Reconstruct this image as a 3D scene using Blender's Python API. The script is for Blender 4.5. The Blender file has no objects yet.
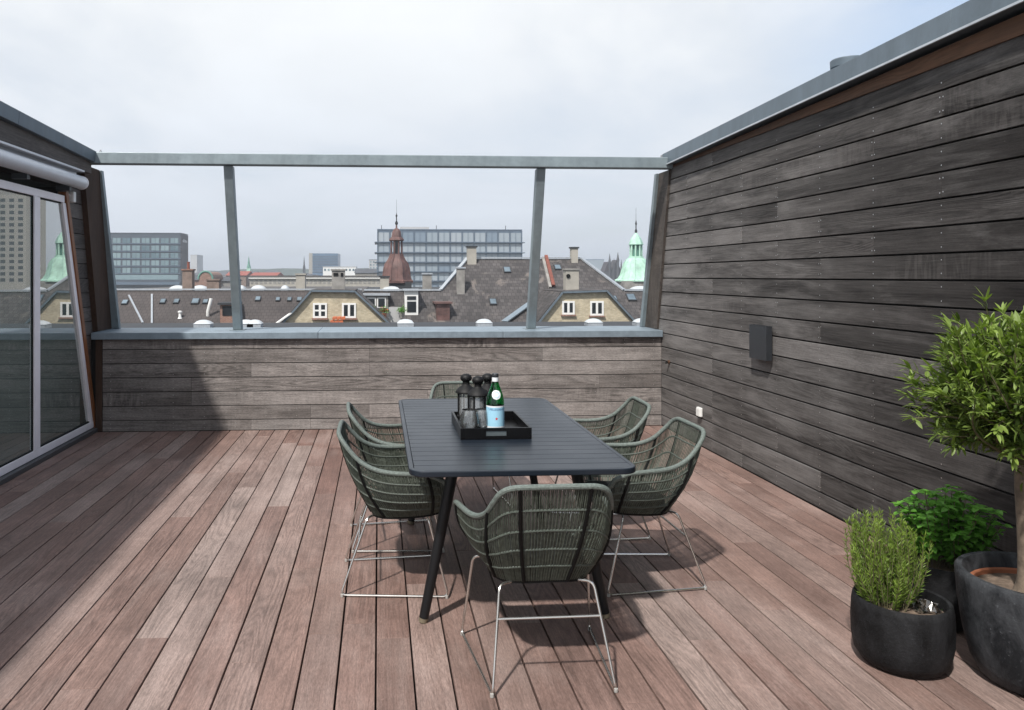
import bpy, bmesh, math, random
from mathutils import Vector, Matrix
R = math.radians
rnd = random.Random(7)
C = bpy.context.scene.collection
sc = bpy.context.scene
FPX, CZ = 780.0, 1.57
PSI = math.atan(47 / 780)
SN, CS = math.sin(PSI), math.cos(PSI)


def at(px, py, Y):
    """point of the world at depth Y that the surveyed pixel stands for"""
    a = (px - 426) / FPX
    d = (SN + CS * a, CS - SN * a, (276 - py) / FPX)
    t = Y / d[1]
    return Vector((d[0] * t, Y, CZ + d[2] * t))


# ------------------------------------------------------------------ objects
def tag(o, label=None, cat=None, group=None, kind=None):
    if label: o['label'] = label
    if cat: o['category'] = cat
    if group: o['group'] = group
    if kind: o['kind'] = kind
    return o


def thing(name, label, cat, loc=(0, 0, 0), rz=0.0, group=None):
    o = bpy.data.objects.new(name, None)
    o.empty_display_size = 0.2
    C.objects.link(o)
    o.location = loc
    o.rotation_euler = (0, 0, rz)
    return tag(o, label, cat, group)


def copy_tree(o, parent=None):
    c = o.copy()
    C.objects.link(c)
    c.parent = parent
    for ch in list(o.children):
        copy_tree(ch, c)
    return c


class MB:
    def __init__(s):
        s.v, s.f, s.m, s.r = [], [], [], []

    def face(s, idx, m=0, r=0.5):
        s.f.append(tuple(idx)); s.m.append(m); s.r.append(r)

    def add(s, pts):
        i = len(s.v)
        s.v.extend([tuple(p) for p in pts])
        return i

    def poly(s, pts, m=0, r=0.5):
        i = s.add(pts)
        s.face(range(i, i + len(pts)), m, r)
        return s

    def hexa(s, p, m=0, r=0.5):
        """8 corners: bottom ring 0-3 counter-clockwise seen from above, top ring 4-7"""
        i = s.add(p)
        for q in ((3, 2, 1, 0), (4, 5, 6, 7), (0, 1, 5, 4), (1, 2, 6, 5), (2, 3, 7, 6), (3, 0, 4, 7)):
            s.face([i + k for k in q], m, r)
        return s

    def box(s, x0, x1, y0, y1, z0, z1, m=0, r=0.5):
        return s.hexa([(x0, y0, z0), (x1, y0, z0), (x1, y1, z0), (x0, y1, z0),
                       (x0, y0, z1), (x1, y0, z1), (x1, y1, z1), (x0, y1, z1)], m, r)

    def prism(s, poly, vec, m=0, r=0.5):
        """planar polygon swept along vec"""
        n = len(poly)
        vec = Vector(vec)
        i = s.add(poly)
        j = s.add([Vector(p) + vec for p in poly])
        nrm = Vector((0, 0, 0))
        for k in range(n):
            nrm += Vector(poly[k]).cross(Vector(poly[(k + 1) % n]))
        flip = nrm.dot(vec) > 0
        a, b = list(range(i, i + n)), list(range(j, j + n))
        if flip:
            s.face(a[::-1], m, r); s.face(b, m, r)
        else:
            s.face(a, m, r); s.face(b[::-1], m, r)
        for k in range(n):
            q = (a[k], a[(k + 1) % n], b[(k + 1) % n], b[k])
            s.face(q if flip else q[::-1], m, r)
        return s

    def beam(s, a, b, w, h, m=0, r=0.5, up=(0, 0, 1)):
        """straight bar from a to b, w across, h along up"""
        a, b = Vector(a), Vector(b)
        d = (b - a).normalized()
        x = d.cross(Vector(up))
        if x.length < 1e-5: x = d.cross(Vector((0, 1, 0)))
        x.normalize()
        u = x.cross(d)
        x, u = x * w / 2, u * h / 2
        P = [a - x - u, a + x - u, b + x - u, b - x - u, a - x + u, a + x + u, b + x + u, b - x + u]
        return s.hexa(P, m, r)

    def tube(s, pts, rad, n=8, m=0, r=0.5, closed=False, caps=True):
        pts = [Vector(p) for p in pts]
        N = len(pts)
        rads = rad if isinstance(rad, (list, tuple)) else [rad] * N
        tang = []
        for k in range(N):
            if closed: t = pts[(k + 1) % N] - pts[k - 1]
            else: t = pts[min(k + 1, N - 1)] - pts[max(k - 1, 0)]
            tang.append(t.normalized())
        ref = Vector((0, 0, 1))
        if abs(tang[0].dot(ref)) > 0.9: ref = Vector((1, 0, 0))
        x = tang[0].cross(ref).normalized()
        rings = []
        for k in range(N):
            x = (x - tang[k] * x.dot(tang[k])).normalized()
            y = tang[k].cross(x)
            rings.append(s.add([pts[k] + (x * math.cos(2 * math.pi * q / n) + y * math.sin(2 * math.pi * q / n)) * rads[k] for q in range(n)]))
        for k in range(N if closed else N - 1):
            a, b = rings[k], rings[(k + 1) % N]
            for q in range(n):
                s.face((a + q, a + (q + 1) % n, b + (q + 1) % n, b + q), m, r)
        if caps and not closed:
            s.face([rings[0] + q for q in range(n)][::-1], m, r)
            s.face([rings[-1] + q for q in range(n)], m, r)
        return s

    def lathe(s, prof, c=(0, 0, 0), n=24, m=0, r=0.5, sx=1.0, sy=1.0, rot=0.0):
        """prof: (radius, z) from bottom to top, outside surface"""
        rings = []
        for (rr, z) in prof:
            if rr < 1e-6: rings.append((s.add([(c[0], c[1], c[2] + z)]), 1))
            else: rings.append((s.add([(c[0] + sx * rr * math.cos(rot + 2 * math.pi * q / n), c[1] + sy * rr * math.sin(rot + 2 * math.pi * q / n), c[2] + z) for q in range(n)]), n))
        for (a, na), (b, nb) in zip(rings, rings[1:]):
            for q in range(n):
                q2 = (q + 1) % n
                if na == 1 and nb == 1: continue
                if na == 1: s.face((a, b + q2, b + q), m, r)
                elif nb == 1: s.face((a + q, a + q2, b), m, r)
                else: s.face((a + q, a + q2, b + q2, b + q), m, r)
        if rings[0][1] > 1: s.face([rings[0][0] + q for q in range(n)][::-1], m, r)
        if rings[-1][1] > 1: s.face([rings[-1][0] + q for q in range(n)], m, r)
        return s

    def build(s, name, mats, parent=None, smooth=False, bevel=0.0, angle=35):
        me = bpy.data.meshes.new(name)
        me.from_pydata(s.v, [], s.f)
        if not isinstance(mats, (list, tuple)): mats = [mats]
        for mt in mats: me.materials.append(mt)
        me.polygons.foreach_set('material_index', s.m)
        a = me.attributes.new('rnd', 'FLOAT', 'FACE')
        a.data.foreach_set('value', s.r)
        if smooth:
            me.shade_smooth()
            me.set_sharp_from_angle(angle=R(angle))
        me.update()
        o = bpy.data.objects.new(name, me)
        C.objects.link(o)
        if parent: o.parent = parent
        if bevel:
            b = o.modifiers.new('edge', 'BEVEL')
            b.width = bevel; b.segments = 2; b.limit_method = 'ANGLE'; b.angle_limit = R(40)
            b.harden_normals = False
        return o


# ---------------------------------------------------------------- materials
class NT:
    def __init__(s, name):
        s.mat = bpy.data.materials.new(name)
        s.mat.use_nodes = True
        s.t = s.mat.node_tree
        s.b = s.t.nodes['Principled BSDF']
        s.out = s.t.nodes['Material Output']

    def n(s, typ, **kw):
        nd = s.t.nodes.new(typ)
        for k, v in kw.items():
            if k.startswith('i_'):
                key = k[2:]
                key = int(key) if key.isdigit() else key.replace('_', ' ')
                if isinstance(v, bpy.types.NodeSocket): s.t.links.new(v, nd.inputs[key])
                else: nd.inputs[key].default_value = v
            else: setattr(nd, k, v)
        return nd

    def set(s, key, v):
        if isinstance(v, bpy.types.NodeSocket): s.t.links.new(v, s.b.inputs[key])
        else: s.b.inputs[key].default_value = v

    def math(s, op, a, b=0.0, c=0.0):
        nd = s.n('ShaderNodeMath', operation=op)
        for i, v in enumerate((a, b, c)):
            if isinstance(v, bpy.types.NodeSocket): s.t.links.new(v, nd.inputs[i])
            else: nd.inputs[i].default_value = v
        return nd.outputs[0]

    def mix(s, f, a, b, mode='MIX'):
        nd = s.n('ShaderNodeMix', data_type='RGBA', blend_type=mode)
        for i, v in ((0, f), (6, a), (7, b)):
            if isinstance(v, bpy.types.NodeSocket): s.t.links.new(v, nd.inputs[i])
            else: nd.inputs[i].default_value = (*v, 1) if isinstance(v, tuple) and len(v) == 3 else v
        return nd.outputs[2]

    def ramp(s, f, stops):
        nd = s.n('ShaderNodeValToRGB')
        s.t.links.new(f, nd.inputs[0])
        e = nd.color_ramp.elements
        while len(e) < len(stops): e.new(0.5)
        for el, (p, c) in zip(e, stops):
            el.position = p
            el.color = (c, c, c, 1) if isinstance(c, (int, float)) else (*c, 1)
        return nd.outputs[0]

    def coords(s, scale, off_rnd=None, kind='Object'):
        tc = s.n('ShaderNodeTexCoord')
        v = tc.outputs[kind]
        if off_rnd is not None:
            cx = s.n('ShaderNodeVectorMath', operation='SCALE')
            cx.inputs[0].default_value = (37.1, 23.7, 11.3)
            s.t.links.new(off_rnd, cx.inputs['Scale'])
            ad = s.n('ShaderNodeVectorMath', operation='ADD')
            s.t.links.new(v, ad.inputs[0]); s.t.links.new(cx.outputs[0], ad.inputs[1])
            v = ad.outputs[0]
        mp = s.n('ShaderNodeMapping')
        s.t.links.new(v, mp.inputs[0])
        mp.inputs['Scale'].default_value = scale
        return mp.outputs[0]

    def noise(s, vec, scale=1.0, detail=4.0, rough=0.55, dist=0.0):
        nd = s.n('ShaderNodeTexNoise')
        s.t.links.new(vec, nd.inputs['Vector'])
        nd.inputs['Scale'].default_value = scale; nd.inputs['Detail'].default_value = detail
        nd.inputs['Roughness'].default_value = rough; nd.inputs['Distortion'].default_value = dist
        return nd.outputs['Fac']

    def rnd(s):
        return s.n('ShaderNodeAttribute', attribute_name='rnd').outputs['Fac']

    def bump(s, h, strength=0.3, dist=0.01):
        nd = s.n('ShaderNodeBump')
        nd.inputs['Strength'].default_value = strength; nd.inputs['Distance'].default_value = dist
        s.t.links.new(h, nd.inputs['Height'])
        s.t.links.new(nd.outputs[0], s.b.inputs['Normal'])


def plain(name, col, rough=0.6, metal=0.0, var=0.12, scale=6.0, bump=0.0, spec=0.5):
    t = NT(name)
    v = t.noise(t.coords((1, 1, 1)), scale, 5, 0.6)
    lo = tuple(c * (1 - var) for c in col); hi = tuple(min(1, c * (1 + var)) for c in col)
    t.set('Base Color', t.ramp(v, [(0.3, lo), (0.7, hi)]))
    rr = t.ramp(v, [(0.3, max(0.02, rough * 0.88)), (0.7, min(1, rough * 1.1))])
    t.set('Roughness', rr)
    t.set('Metallic', metal)
    t.set('Specular IOR Level', spec)
    if bump: t.bump(v, bump, 0.01)
    return t.mat


def wood(name, along, tones, grain=0.35, rough=0.6, figure=0.5, patch=None, bump=0.25, spec=0.35, bleach=None, grit=0.0, curly=1.0):
    """weathered timber; along = axis index of the board length; tones = colour ramp over the per-board random value"""
    t = NT(name)
    r = t.rnd()
    def sc3(a, x):
        v = [x, x, x]; v[along] = a
        return tuple(v)
    base = t.ramp(r, tones)
    fig = t.noise(t.coords(sc3(0.55, 5.0), r), 1.0, 2, 0.5, 0.4)
    rings = t.math('SINE', t.math('MULTIPLY', fig, 150.0))
    rings = t.math('POWER', t.math('MULTIPLY_ADD', rings, 0.5, 0.5), 0.7)
    some = t.ramp(t.math('FRACT', t.math('MULTIPLY', r, 17.3)), [(0.35, 0.25), (0.75, 1.0)])
    rings = t.math('MULTIPLY_ADD', t.math('SUBTRACT', rings, 0.62), some, 0.62)
    fine = t.noise(t.coords(sc3(3.0, 120.0), r), 1.0, 4, 0.75)
    mid = t.noise(t.coords(sc3(1.2, 9.0), r), 1.0, 5, 0.65, 0.6)
    ripple = t.noise(t.coords(sc3(7.0, 2.5), r), 1.0, 3, 0.55, 1.2)
    g = t.math('ADD', t.math('MULTIPLY', rings, figure * 0.5), t.math('MULTIPLY', fine, 1.25))
    g = t.math('ADD', g, t.math('MULTIPLY_ADD', mid, 0.6, 0.15))
    g = t.math('ADD', g, t.math('MULTIPLY', ripple, 0.35))
    gg = t.ramp(t.math('MULTIPLY', g, 0.5), [(0.50, 1 - grain), (1.02, 1 + grain)])
    col = t.mix(1.0, base, gg, 'MULTIPLY')
    if patch:
        big = t.noise(t.coords((0.9, 0.9, 0.9)), 1.0, 4, 0.6, 0.5)
        pm = t.ramp(t.math('ADD', t.math('MULTIPLY', big, 0.6), t.math('MULTIPLY', mid, 0.5)), [(patch[0], 0.0), (patch[1], 1.0)])
        col = t.mix(t.math('MULTIPLY', pm, patch[3]), col, patch[2])
    lng = t.noise(t.coords(sc3(1.1, 2.2), r), 1.0, 3, 0.6)
    col = t.mix(1.0, col, t.ramp(lng, [(0.32, 0.80), (0.68, 1.22)]), 'MULTIPLY')
    if grit:
        gr = t.noise(t.coords(sc3(38.0, 210.0), r), 1.0, 4, 0.8)
        col = t.mix(1.0, col, t.ramp(gr, [(0.34, 1 - grit), (0.66, 1 + grit)]), 'MULTIPLY')
        curl = t.noise(t.coords(sc3(16.0, 3.2), r), 1.0, 2, 0.5, 1.6)
        some2 = t.ramp(t.math('FRACT', t.math('MULTIPLY', r, 41.7)), [(0.55, 0.0), (0.8, 1.0)])
        lump = t.ramp(t.noise(t.coords(sc3(1.6, 3.0), r), 1.0, 2, 0.5), [(0.42, 0.0), (0.62, 1.0)])
        col = t.mix(t.math('MULTIPLY', t.math('MULTIPLY', some2, lump), t.ramp(curl, [(0.44, 0.0), (0.62, grit * 0.9 * curly)])), col, tuple(min(1, c * 2.4) for c in tones[len(tones) // 2][1]))
    if bleach:
        tc = t.n('ShaderNodeTexCoord'); sp_ = t.n('ShaderNodeSeparateXYZ'); t.t.links.new(tc.outputs['Object'], sp_.inputs[0])
        far = t.ramp(t.math('MULTIPLY_ADD', sp_.outputs[1], bleach[0], bleach[1]), [(0.0, 0.0), (1.0, 1.0)])
        st = t.ramp(t.math('ADD', t.math('MULTIPLY', mid, 0.75), t.math('MULTIPLY', fine, 0.35)), [(0.38, 0.15), (0.72, 1.0)])
        col = t.mix(t.math('MULTIPLY', t.math('MULTIPLY', far, st), bleach[3]), col, bleach[2])
    # specks and small stains
    sp = t.noise(t.coords((45, 45, 45)), 1.0, 2, 0.5)
    col = t.mix(t.ramp(sp, [(0.70, 0.0), (0.76, 0.35)]), col, tuple(min(1, c * 1.9) for c in tones[len(tones) // 2][1]))
    t.set('Base Color', col)
    t.set('Roughness', t.ramp(mid, [(0.3, rough - 0.08), (0.7, rough + 0.12)]))
    t.set('Specular IOR Level', spec)
    t.bump(t.math('ADD', g, 0), bump, 0.004)
    return t.mat


def roofing(name, col, course=0.35, width=0.3, var=0.18, patch=None):
    """tiles or slates in courses down a slope"""
    t = NT(name)
    tc = t.n('ShaderNodeTexCoord')
    sep = t.n('ShaderNodeSeparateXYZ'); t.t.links.new(tc.outputs['Object'], sep.inputs[0])
    cmb = t.n('ShaderNodeCombineXYZ')
    t.t.links.new(sep.outputs[0], cmb.inputs[0])
    t.t.links.new(t.math('MULTIPLY_ADD', sep.outputs[1], 0.84, t.math('MULTIPLY', sep.outputs[2], 0.55)), cmb.inputs[1])
    br = t.n('ShaderNodeTexBrick')
    t.t.links.new(cmb.outputs[0], br.inputs['Vector'])
    br.inputs['Scale'].default_value = 1.0
    br.inputs['Brick Width'].default_value = width; br.inputs['Row Height'].default_value = course
    br.inputs['Mortar Size'].default_value = 0.02
    br.inputs['Color1'].default_value = (*[c * (1 - var) for c in col], 1)
    br.inputs['Color2'].default_value = (*[c * (1 + var) for c in col], 1)
    br.inputs['Mortar'].default_value = (*[c * 0.4 for c in col], 1)
    n1 = t.noise(t.coords((0.35, 0.35, 0.35)), 1, 6, 0.65)
    c = t.mix(1.0, br.outputs['Color'], t.ramp(n1, [(0.3, 0.75), (0.7, 1.3)]), 'MULTIPLY')
    if patch:
        n2 = t.noise(t.coords((0.45, 0.25, 0.6)), 1, 7, 0.72, 0.6)
        c = t.mix(t.ramp(n2, [(patch[0], 0.0), (patch[0] + 0.08, 0.7)]), c, patch[1])
    t.set('Base Color', c); t.set('Roughness', 0.8)
    return t.mat


def brickwork(name, c1, c2, mortar, w=0.24, h=0.08):
    t = NT(name)
    tc = t.n('ShaderNodeTexCoord')
    sep = t.n('ShaderNodeSeparateXYZ'); t.t.links.new(tc.outputs['Object'], sep.inputs[0])
    cmb = t.n('ShaderNodeCombineXYZ')
    t.t.links.new(t.math('ADD', sep.outputs[0], sep.outputs[1]), cmb.inputs[0]); t.t.links.new(sep.outputs[2], cmb.inputs[1])
    br = t.n('ShaderNodeTexBrick'); t.t.links.new(cmb.outputs[0], br.inputs['Vector'])
    br.inputs['Scale'].default_value = 1.0
    br.inputs['Brick Width'].default_value = w; br.inputs['Row Height'].default_value = h; br.inputs['Mortar Size'].default_value = 0.012
    br.inputs['Color1'].default_value = (*c1, 1); br.inputs['Color2'].default_value = (*c2, 1); br.inputs['Mortar'].default_value = (*mortar, 1)
    n1 = t.noise(t.coords((1, 1, 1)), 1.6, 8, 0.78)
    t.set('Base Color', t.mix(1.0, br.outputs['Color'], t.ramp(n1, [(0.28, 0.62), (0.72, 1.25)]), 'MULTIPLY'))
    t.set('Roughness', 0.9)
    return t.mat


def leafmat(name, dark, light, trans=0.25):
    t = NT(name)
    c = t.ramp(t.rnd(), [(0.0, dark), (1.0, light)])
    t.set('Base Color', c); t.set('Roughness', 0.42); t.set('Specular IOR Level', 0.4)
    tr = t.n('ShaderNodeBsdfTranslucent')
    t.t.links.new(t.mix(1.0, c, (1.1, 1.25, 0.5), 'MULTIPLY'), tr.inputs[0])
    mx = t.n('ShaderNodeMixShader'); mx.inputs[0].default_value = trans
    t.t.links.new(t.b.outputs[0], mx.inputs[1]); t.t.links.new(tr.outputs[0], mx.inputs[2])
    t.t.links.new(mx.outputs[0], t.out.inputs[0])
    return t.mat


def window_glass(name, tint=(0.8, 0.86, 0.84), boost=1.0, rough=0.0, veil=0.0, veilcol=(.9, .93, .95)):
    """thin pane: Fresnel reflection over a clear sheet"""
    t = NT(name)
    fr = t.n('ShaderNodeFresnel'); fr.inputs[0].default_value = 1.55
    gl = t.n('ShaderNodeBsdfGlossy'); gl.inputs['Roughness'].default_value = rough
    tp = t.n('ShaderNodeBsdfTransparent'); tp.inputs[0].default_value = (*tint, 1)
    mx = t.n('ShaderNodeMixShader')
    t.t.links.new(t.math('MINIMUM', t.math('MULTIPLY', fr.outputs[0], boost), 1.0), mx.inputs[0])
    base = tp.outputs[0]
    if veil:  # diffuse veil that paints extra brightness into the glass
        df = t.n('ShaderNodeBsdfDiffuse'); df.inputs[0].default_value = (*veilcol, 1)
        m2 = t.n('ShaderNodeMixShader'); m2.inputs[0].default_value = veil
        t.t.links.new(base, m2.inputs[1]); t.t.links.new(df.outputs[0], m2.inputs[2]); base = m2.outputs[0]
    t.t.links.new(base, mx.inputs[1]); t.t.links.new(gl.outputs[0], mx.inputs[2])
    t.t.links.new(mx.outputs[0], t.out.inputs[0])
    return t.mat


def solid_glass(name, col, rough=0.0, ior=1.5):
    t = NT(name)
    t.set('Base Color', (*col, 1)); t.set('Roughness', rough); t.set('Transmission Weight', 1.0); t.set('IOR', ior)
    return t.mat


M = {}
M['deck'] = wood('deck_wood', 1, [(0.0, (0.154, 0.093, 0.077)), (0.3, (0.204, 0.136, 0.115)), (0.55, (0.184, 0.120, 0.102)), (0.8, (0.226, 0.161, 0.140)), (1.0, (0.252, 0.194, 0.172))],
                 grain=0.46, rough=0.58, figure=0.62, patch=(0.54, 0.78, (0.33, 0.27, 0.247), 0.45), bump=0.3, spec=0.25, grit=0.26, curly=0.0)
M['clad'] = wood('weathered_cladding', 1, [(0.0, (0.0155, 0.0137, 0.0132)), (0.35, (0.028, 0.0252, 0.0244)), (0.7, (0.054, 0.0492, 0.0475)), (1.0, (0.105, 0.098, 0.0945))],
                 grain=0.72, rough=0.65, figure=0.8, patch=(0.55, 0.74, (0.18, 0.173, 0.171), 0.5), bump=0.35, spec=0.12, bleach=(0.19, 0.20, (0.26, 0.248, 0.24), 0.82), grit=0.28)
M['clad_back'] = wood('weathered_parapet_cladding', 0, [(0.0, (0.115, 0.102, 0.095)), (0.5, (0.172, 0.155, 0.146)), (1.0, (0.225, 0.205, 0.194))],
                      grain=0.70, rough=0.66, figure=0.65, spec=0.15, patch=(0.54, 0.74, (0.27, 0.255, 0.245), 0.55), bump=0.3, grit=0.35)
M['clad_left'] = wood('weathered_house_cladding', 1, [(0.0, (0.07, 0.06, 0.056)), (1.0, (0.14, 0.125, 0.115))], grain=0.6, figure=0.6, spec=0.15)
M['fascia'] = wood('brown_fascia_wood', 1, [(0.0, (0.085, 0.045, 0.027)), (1.0, (0.115, 0.062, 0.037))], grain=0.4, figure=0.5, spec=0.15)
M['post_dark'] = wood('dark_brown_post_wood', 2, [(0.0, (0.048, 0.029, 0.021)), (1.0, (0.066, 0.040, 0.029))], grain=0.4, spec=0.1)
M['post_wood'] = wood('post_wood', 2, [(0.0, (0.070, 0.059, 0.052)), (1.0, (0.10, 0.086, 0.076))], grain=0.6, spec=0.15, grit=.3)
M['trim_wood'] = wood('orange_brown_wood', 2, [(0.0, (0.20, 0.075, 0.028)), (1.0, (0.25, 0.10, 0.04))], grain=0.25, rough=0.45)
M['void'] = plain('dark_void', (0.012, 0.011, 0.011), 0.9)


def galvanised(name, col, rough):
    t = NT(name)
    v = t.noise(t.coords((1, 1, 1)), 14, 6, 0.7)
    w = t.noise(t.coords((2, 2, 0.25)), 3, 5, 0.65)
    c = t.ramp(t.math('ADD', t.math('MULTIPLY', v, 0.5), t.math('MULTIPLY', w, 0.5)), [(0.34, tuple(x * 0.8 for x in col)), (0.66, tuple(x * 1.2 for x in col))])
    t.set('Base Color', c); t.set('Metallic', 0.35); t.set('Roughness', t.ramp(v, [(0.3, rough - 0.08), (0.7, rough + 0.12)]))
    return t.mat


M['zinc'] = galvanised('weathered_zinc', (0.225, 0.28, 0.325), 0.5)
M['zinc_dark'] = galvanised('dark_weathered_zinc', (0.135, 0.17, 0.20), 0.5)
M['galv'] = galvanised('galvanised_steel', (0.225, 0.27, 0.29), 0.5)
M['flash'] = galvanised('pale_zinc_edge', (0.38, 0.41, 0.44), 0.5)
M['screw'] = plain('screw_steel', (0.45, 0.45, 0.45), 0.35, 0.8)
M['upvc'] = plain('pale_frame_paint', (0.86, 0.83, 0.85), 0.4, 0, 0.05)
M['alu'] = plain('aluminium_awning', (0.66, 0.68, 0.71), 0.4, 0.2, 0.06)
M['darkseal'] = plain('dark_grey_threshold', (0.06, 0.062, 0.065), 0.5)
M['pane'] = window_glass('door_glass', (0.80, 0.88, 0.84), 4.0, 0.0, 0.26, (.62, .84, .74))  # greenish veil stands in for light from the room behind
M['white'] = plain('white_plastic', (0.75, 0.75, 0.73), 0.4, 0, 0.04)
M['anthracite'] = plain('anthracite_metal', (0.028, 0.031, 0.036), 0.45, 0.2, 0.1)
M['table'] = plain('table_blue_black_metal', (0.0095, 0.0145, 0.0225), 0.36, 0.0, 0.06, 3.0, spec=0.42)
M['table_dark'] = plain('table_leg_metal', (0.006, 0.0065, 0.0075), 0.45, 0.0, 0.06, spec=0.35)
M['brass'] = plain('foot_cap', (0.20, 0.17, 0.12), 0.5, 0.3)
M['strand'] = plain('green_grey_cord', (0.064, 0.075, 0.060), 0.62, 0, 0.45, 60, spec=0.35)
M['rim'] = plain('green_grey_wrapping', (0.125, 0.150, 0.137), 0.62, 0, 0.3, 90, 0.4, spec=0.35)
M['hoop'] = plain('green_grey_hoop_wrapping', (0.074, 0.088, 0.075), 0.62, 0, 0.3, 90, 0.3, spec=0.35)
M['strap'] = plain('black_frame_rod', (0.005, 0.005, 0.005), 0.6, spec=0.15)
M['cushion'] = plain('charcoal_cushion', (0.016, 0.0175, 0.0175), 0.95, 0, 0.2, 50, 0.3, spec=0.1)
M['chrome'] = plain('brushed_steel', (0.62, 0.60, 0.57), 0.25, 0.95, 0.05)
M['glider'] = plain('clear_glider', (0.36, 0.35, 0.33), 0.35)
M['tray'] = plain('black_lacquer', (0.0035, 0.0035, 0.004), 0.35, 0, 0.1, spec=0.22)
M['traymetal'] = plain('grey_handle', (0.16, 0.19, 0.20), 0.35, 0.6)
M['lantern'] = plain('black_lantern_metal', (0.006, 0.006, 0.0065), 0.6, 0.0, spec=0.3)
M['lglass'] = window_glass('lantern_glass', (0.97, 0.98, 0.98), 1.8, 0.0, 0.17)  # whitish veil, brightness painted into the lantern panes
M['wax'] = plain('candle_wax', (0.7, 0.68, 0.6), 0.5)
M['glass'] = window_glass('drinking_glass', (0.95, 0.97, 0.98), 1.5, 0.03, 0.05)  # faint pale veil painted in so the clear glass looks brighter
M['green_glass'] = solid_glass('green_bottle_glass', (0.10, 0.66, 0.26))
M['label_white'] = plain('label_white', (0.75, 0.78, 0.80), 0.5, 0, 0.03)
M['label_blue'] = plain('label_pale_blue', (0.33, 0.60, 0.76), 0.5, 0, 0.04)
M['ink'] = plain('label_ink', (0.03, 0.06, 0.22), 0.5)
M['red'] = plain('label_red', (0.65, 0.04, 0.03), 0.5)
M['silver'] = plain('bottle_cap', (0.6, 0.62, 0.6), 0.35, 0.7)


def pot_mat(name, col, frost, s=26):
    t = NT(name)
    a = t.noise(t.coords((1, 1, 1)), s, 6, 0.75)
    b = t.noise(t.coords((1, 1, 0.6)), 5, 6, 0.7, 0.5)
    c = t.mix(t.ramp(b, [(0.40, 0.0), (0.66, 0.75)]), col, frost)
    c = t.mix(t.ramp(a, [(0.60, 0.0), (0.72, 0.6)]), c, tuple(x * 1.6 for x in frost))
    t.set('Base Color', c); t.set('Roughness', t.ramp(a, [(0.3, 0.5), (0.7, 0.8)])); t.set('Specular IOR Level', 0.18); t.bump(a, 0.5, 0.008)
    return t.mat


M['pot_black'] = pot_mat('black_stoneware', (0.0055, 0.0055, 0.006), (0.030, 0.031, 0.034), 60)
M['pot_grey'] = pot_mat('grey_stoneware', (0.013, 0.0145, 0.017), (0.105, 0.112, 0.122), 34)
M['terracotta'] = plain('terracotta', (0.33, 0.12, 0.06), 0.85)
M['soil'] = plain('dry_soil', (0.13, 0.095, 0.07), 0.95, 0, 0.5, 30, 0.6)
M['bark'] = plain('olive_bark', (0.15, 0.115, 0.085), 0.9, 0, 0.4, 22, 0.6)
M['olive'] = leafmat('olive_leaf', (0.026, 0.055, 0.012), (0.25, 0.345, 0.075), 0.32)
M['rosemary'] = leafmat('rosemary_needle', (0.045, 0.10, 0.014), (0.235, 0.335, 0.06), 0.34)
M['mint'] = leafmat('mint_leaf', (0.05, 0.15, 0.02), (0.19, 0.45, 0.07), 0.35)
M['twig'] = plain('green_brown_twig', (0.10, 0.09, 0.045), 0.8)
M['plasticfilm'] = window_glass('clear_film', (0.75, 0.78, 0.8), 3.0, 0.15)

# city
M['brown_roof'] = roofing('brown_tile_roof', (0.056, 0.047, 0.045), 0.4, 0.35, 0.10)
M['slate_roof'] = roofing('grey_slate_roof', (0.060, 0.054, 0.053), 0.42, 0.34, 0.34, (0.565, (0.17, 0.145, 0.128)))
M['orange_tile'] = plain('orange_roof_tile', (0.44, 0.12, 0.05), 0.8, 0, 0.25, 3)
M['felt'] = plain('roofing_felt', (0.030, 0.033, 0.038), 0.85, 0, 0.25, 0.6)
M['grey_felt'] = plain('grey_roofing_felt', (0.075, 0.070, 0.069), 0.85, 0, 0.25, 0.4)
M['yellow_brick'] = brickwork('yellow_brick', (0.40, 0.335, 0.225), (0.53, 0.46, 0.32), (0.42, 0.38, 0.30))
M['red_brick'] = brickwork('red_brick', (0.20, 0.085, 0.06), (0.26, 0.12, 0.085), (0.28, 0.24, 0.2))
M['pink_render'] = plain('old_pinkish_render', (0.20, 0.15, 0.125), 0.9, 0, 0.3, 2.0)
M['cream'] = plain('cream_render', (0.34, 0.32, 0.28), 0.85, 0, 0.15, 1.2)
M['grey_render'] = plain('grey_render', (0.24, 0.23, 0.215), 0.9, 0, 0.3, 1.6)
M['cityglass'] = plain('dark_window_glass', (0.022, 0.026, 0.03), 0.08, 0, 0.3, 0.8)
M['paint_white'] = plain('white_paint', (0.72, 0.72, 0.70), 0.5, 0, 0.05)
M['dome_white'] = plain('acrylic_dome', (0.46, 0.49, 0.51), 0.35, 0, 0.08, 1.5)
M['red_tile'] = plain('red_roof_tile', (0.17, 0.055, 0.038), 0.8, 0, 0.25, 3)
M['far_red'] = plain('far_red_roof', (0.26, 0.075, 0.055), 0.85)
M['copper_brown'] = plain('brown_copper', (0.115, 0.062, 0.055), 0.6, 0.1, 0.5, 1.6)
M['verdigris'] = plain('verdigris_copper', (0.36, 0.56, 0.455), 0.65, 0, 0.25, 1.4)
M['verdigris_dark'] = plain('dark_verdigris', (0.10, 0.24, 0.19), 0.7, 0, 0.2, 1.4)
M['hotel_wall'] = plain('slate_blue_panel', (0.05, 0.066, 0.085), 0.5, 0, 0.08, 0.1)
M['hotel_end'] = plain('dark_brown_panel', (0.042, 0.036, 0.042), 0.6, 0, 0.08, 0.1)
M['hotel_pane'] = plain('pale_teal_glass', (0.11, 0.19, 0.22), 0.12, 0, 0.35, 0.12)
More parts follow.
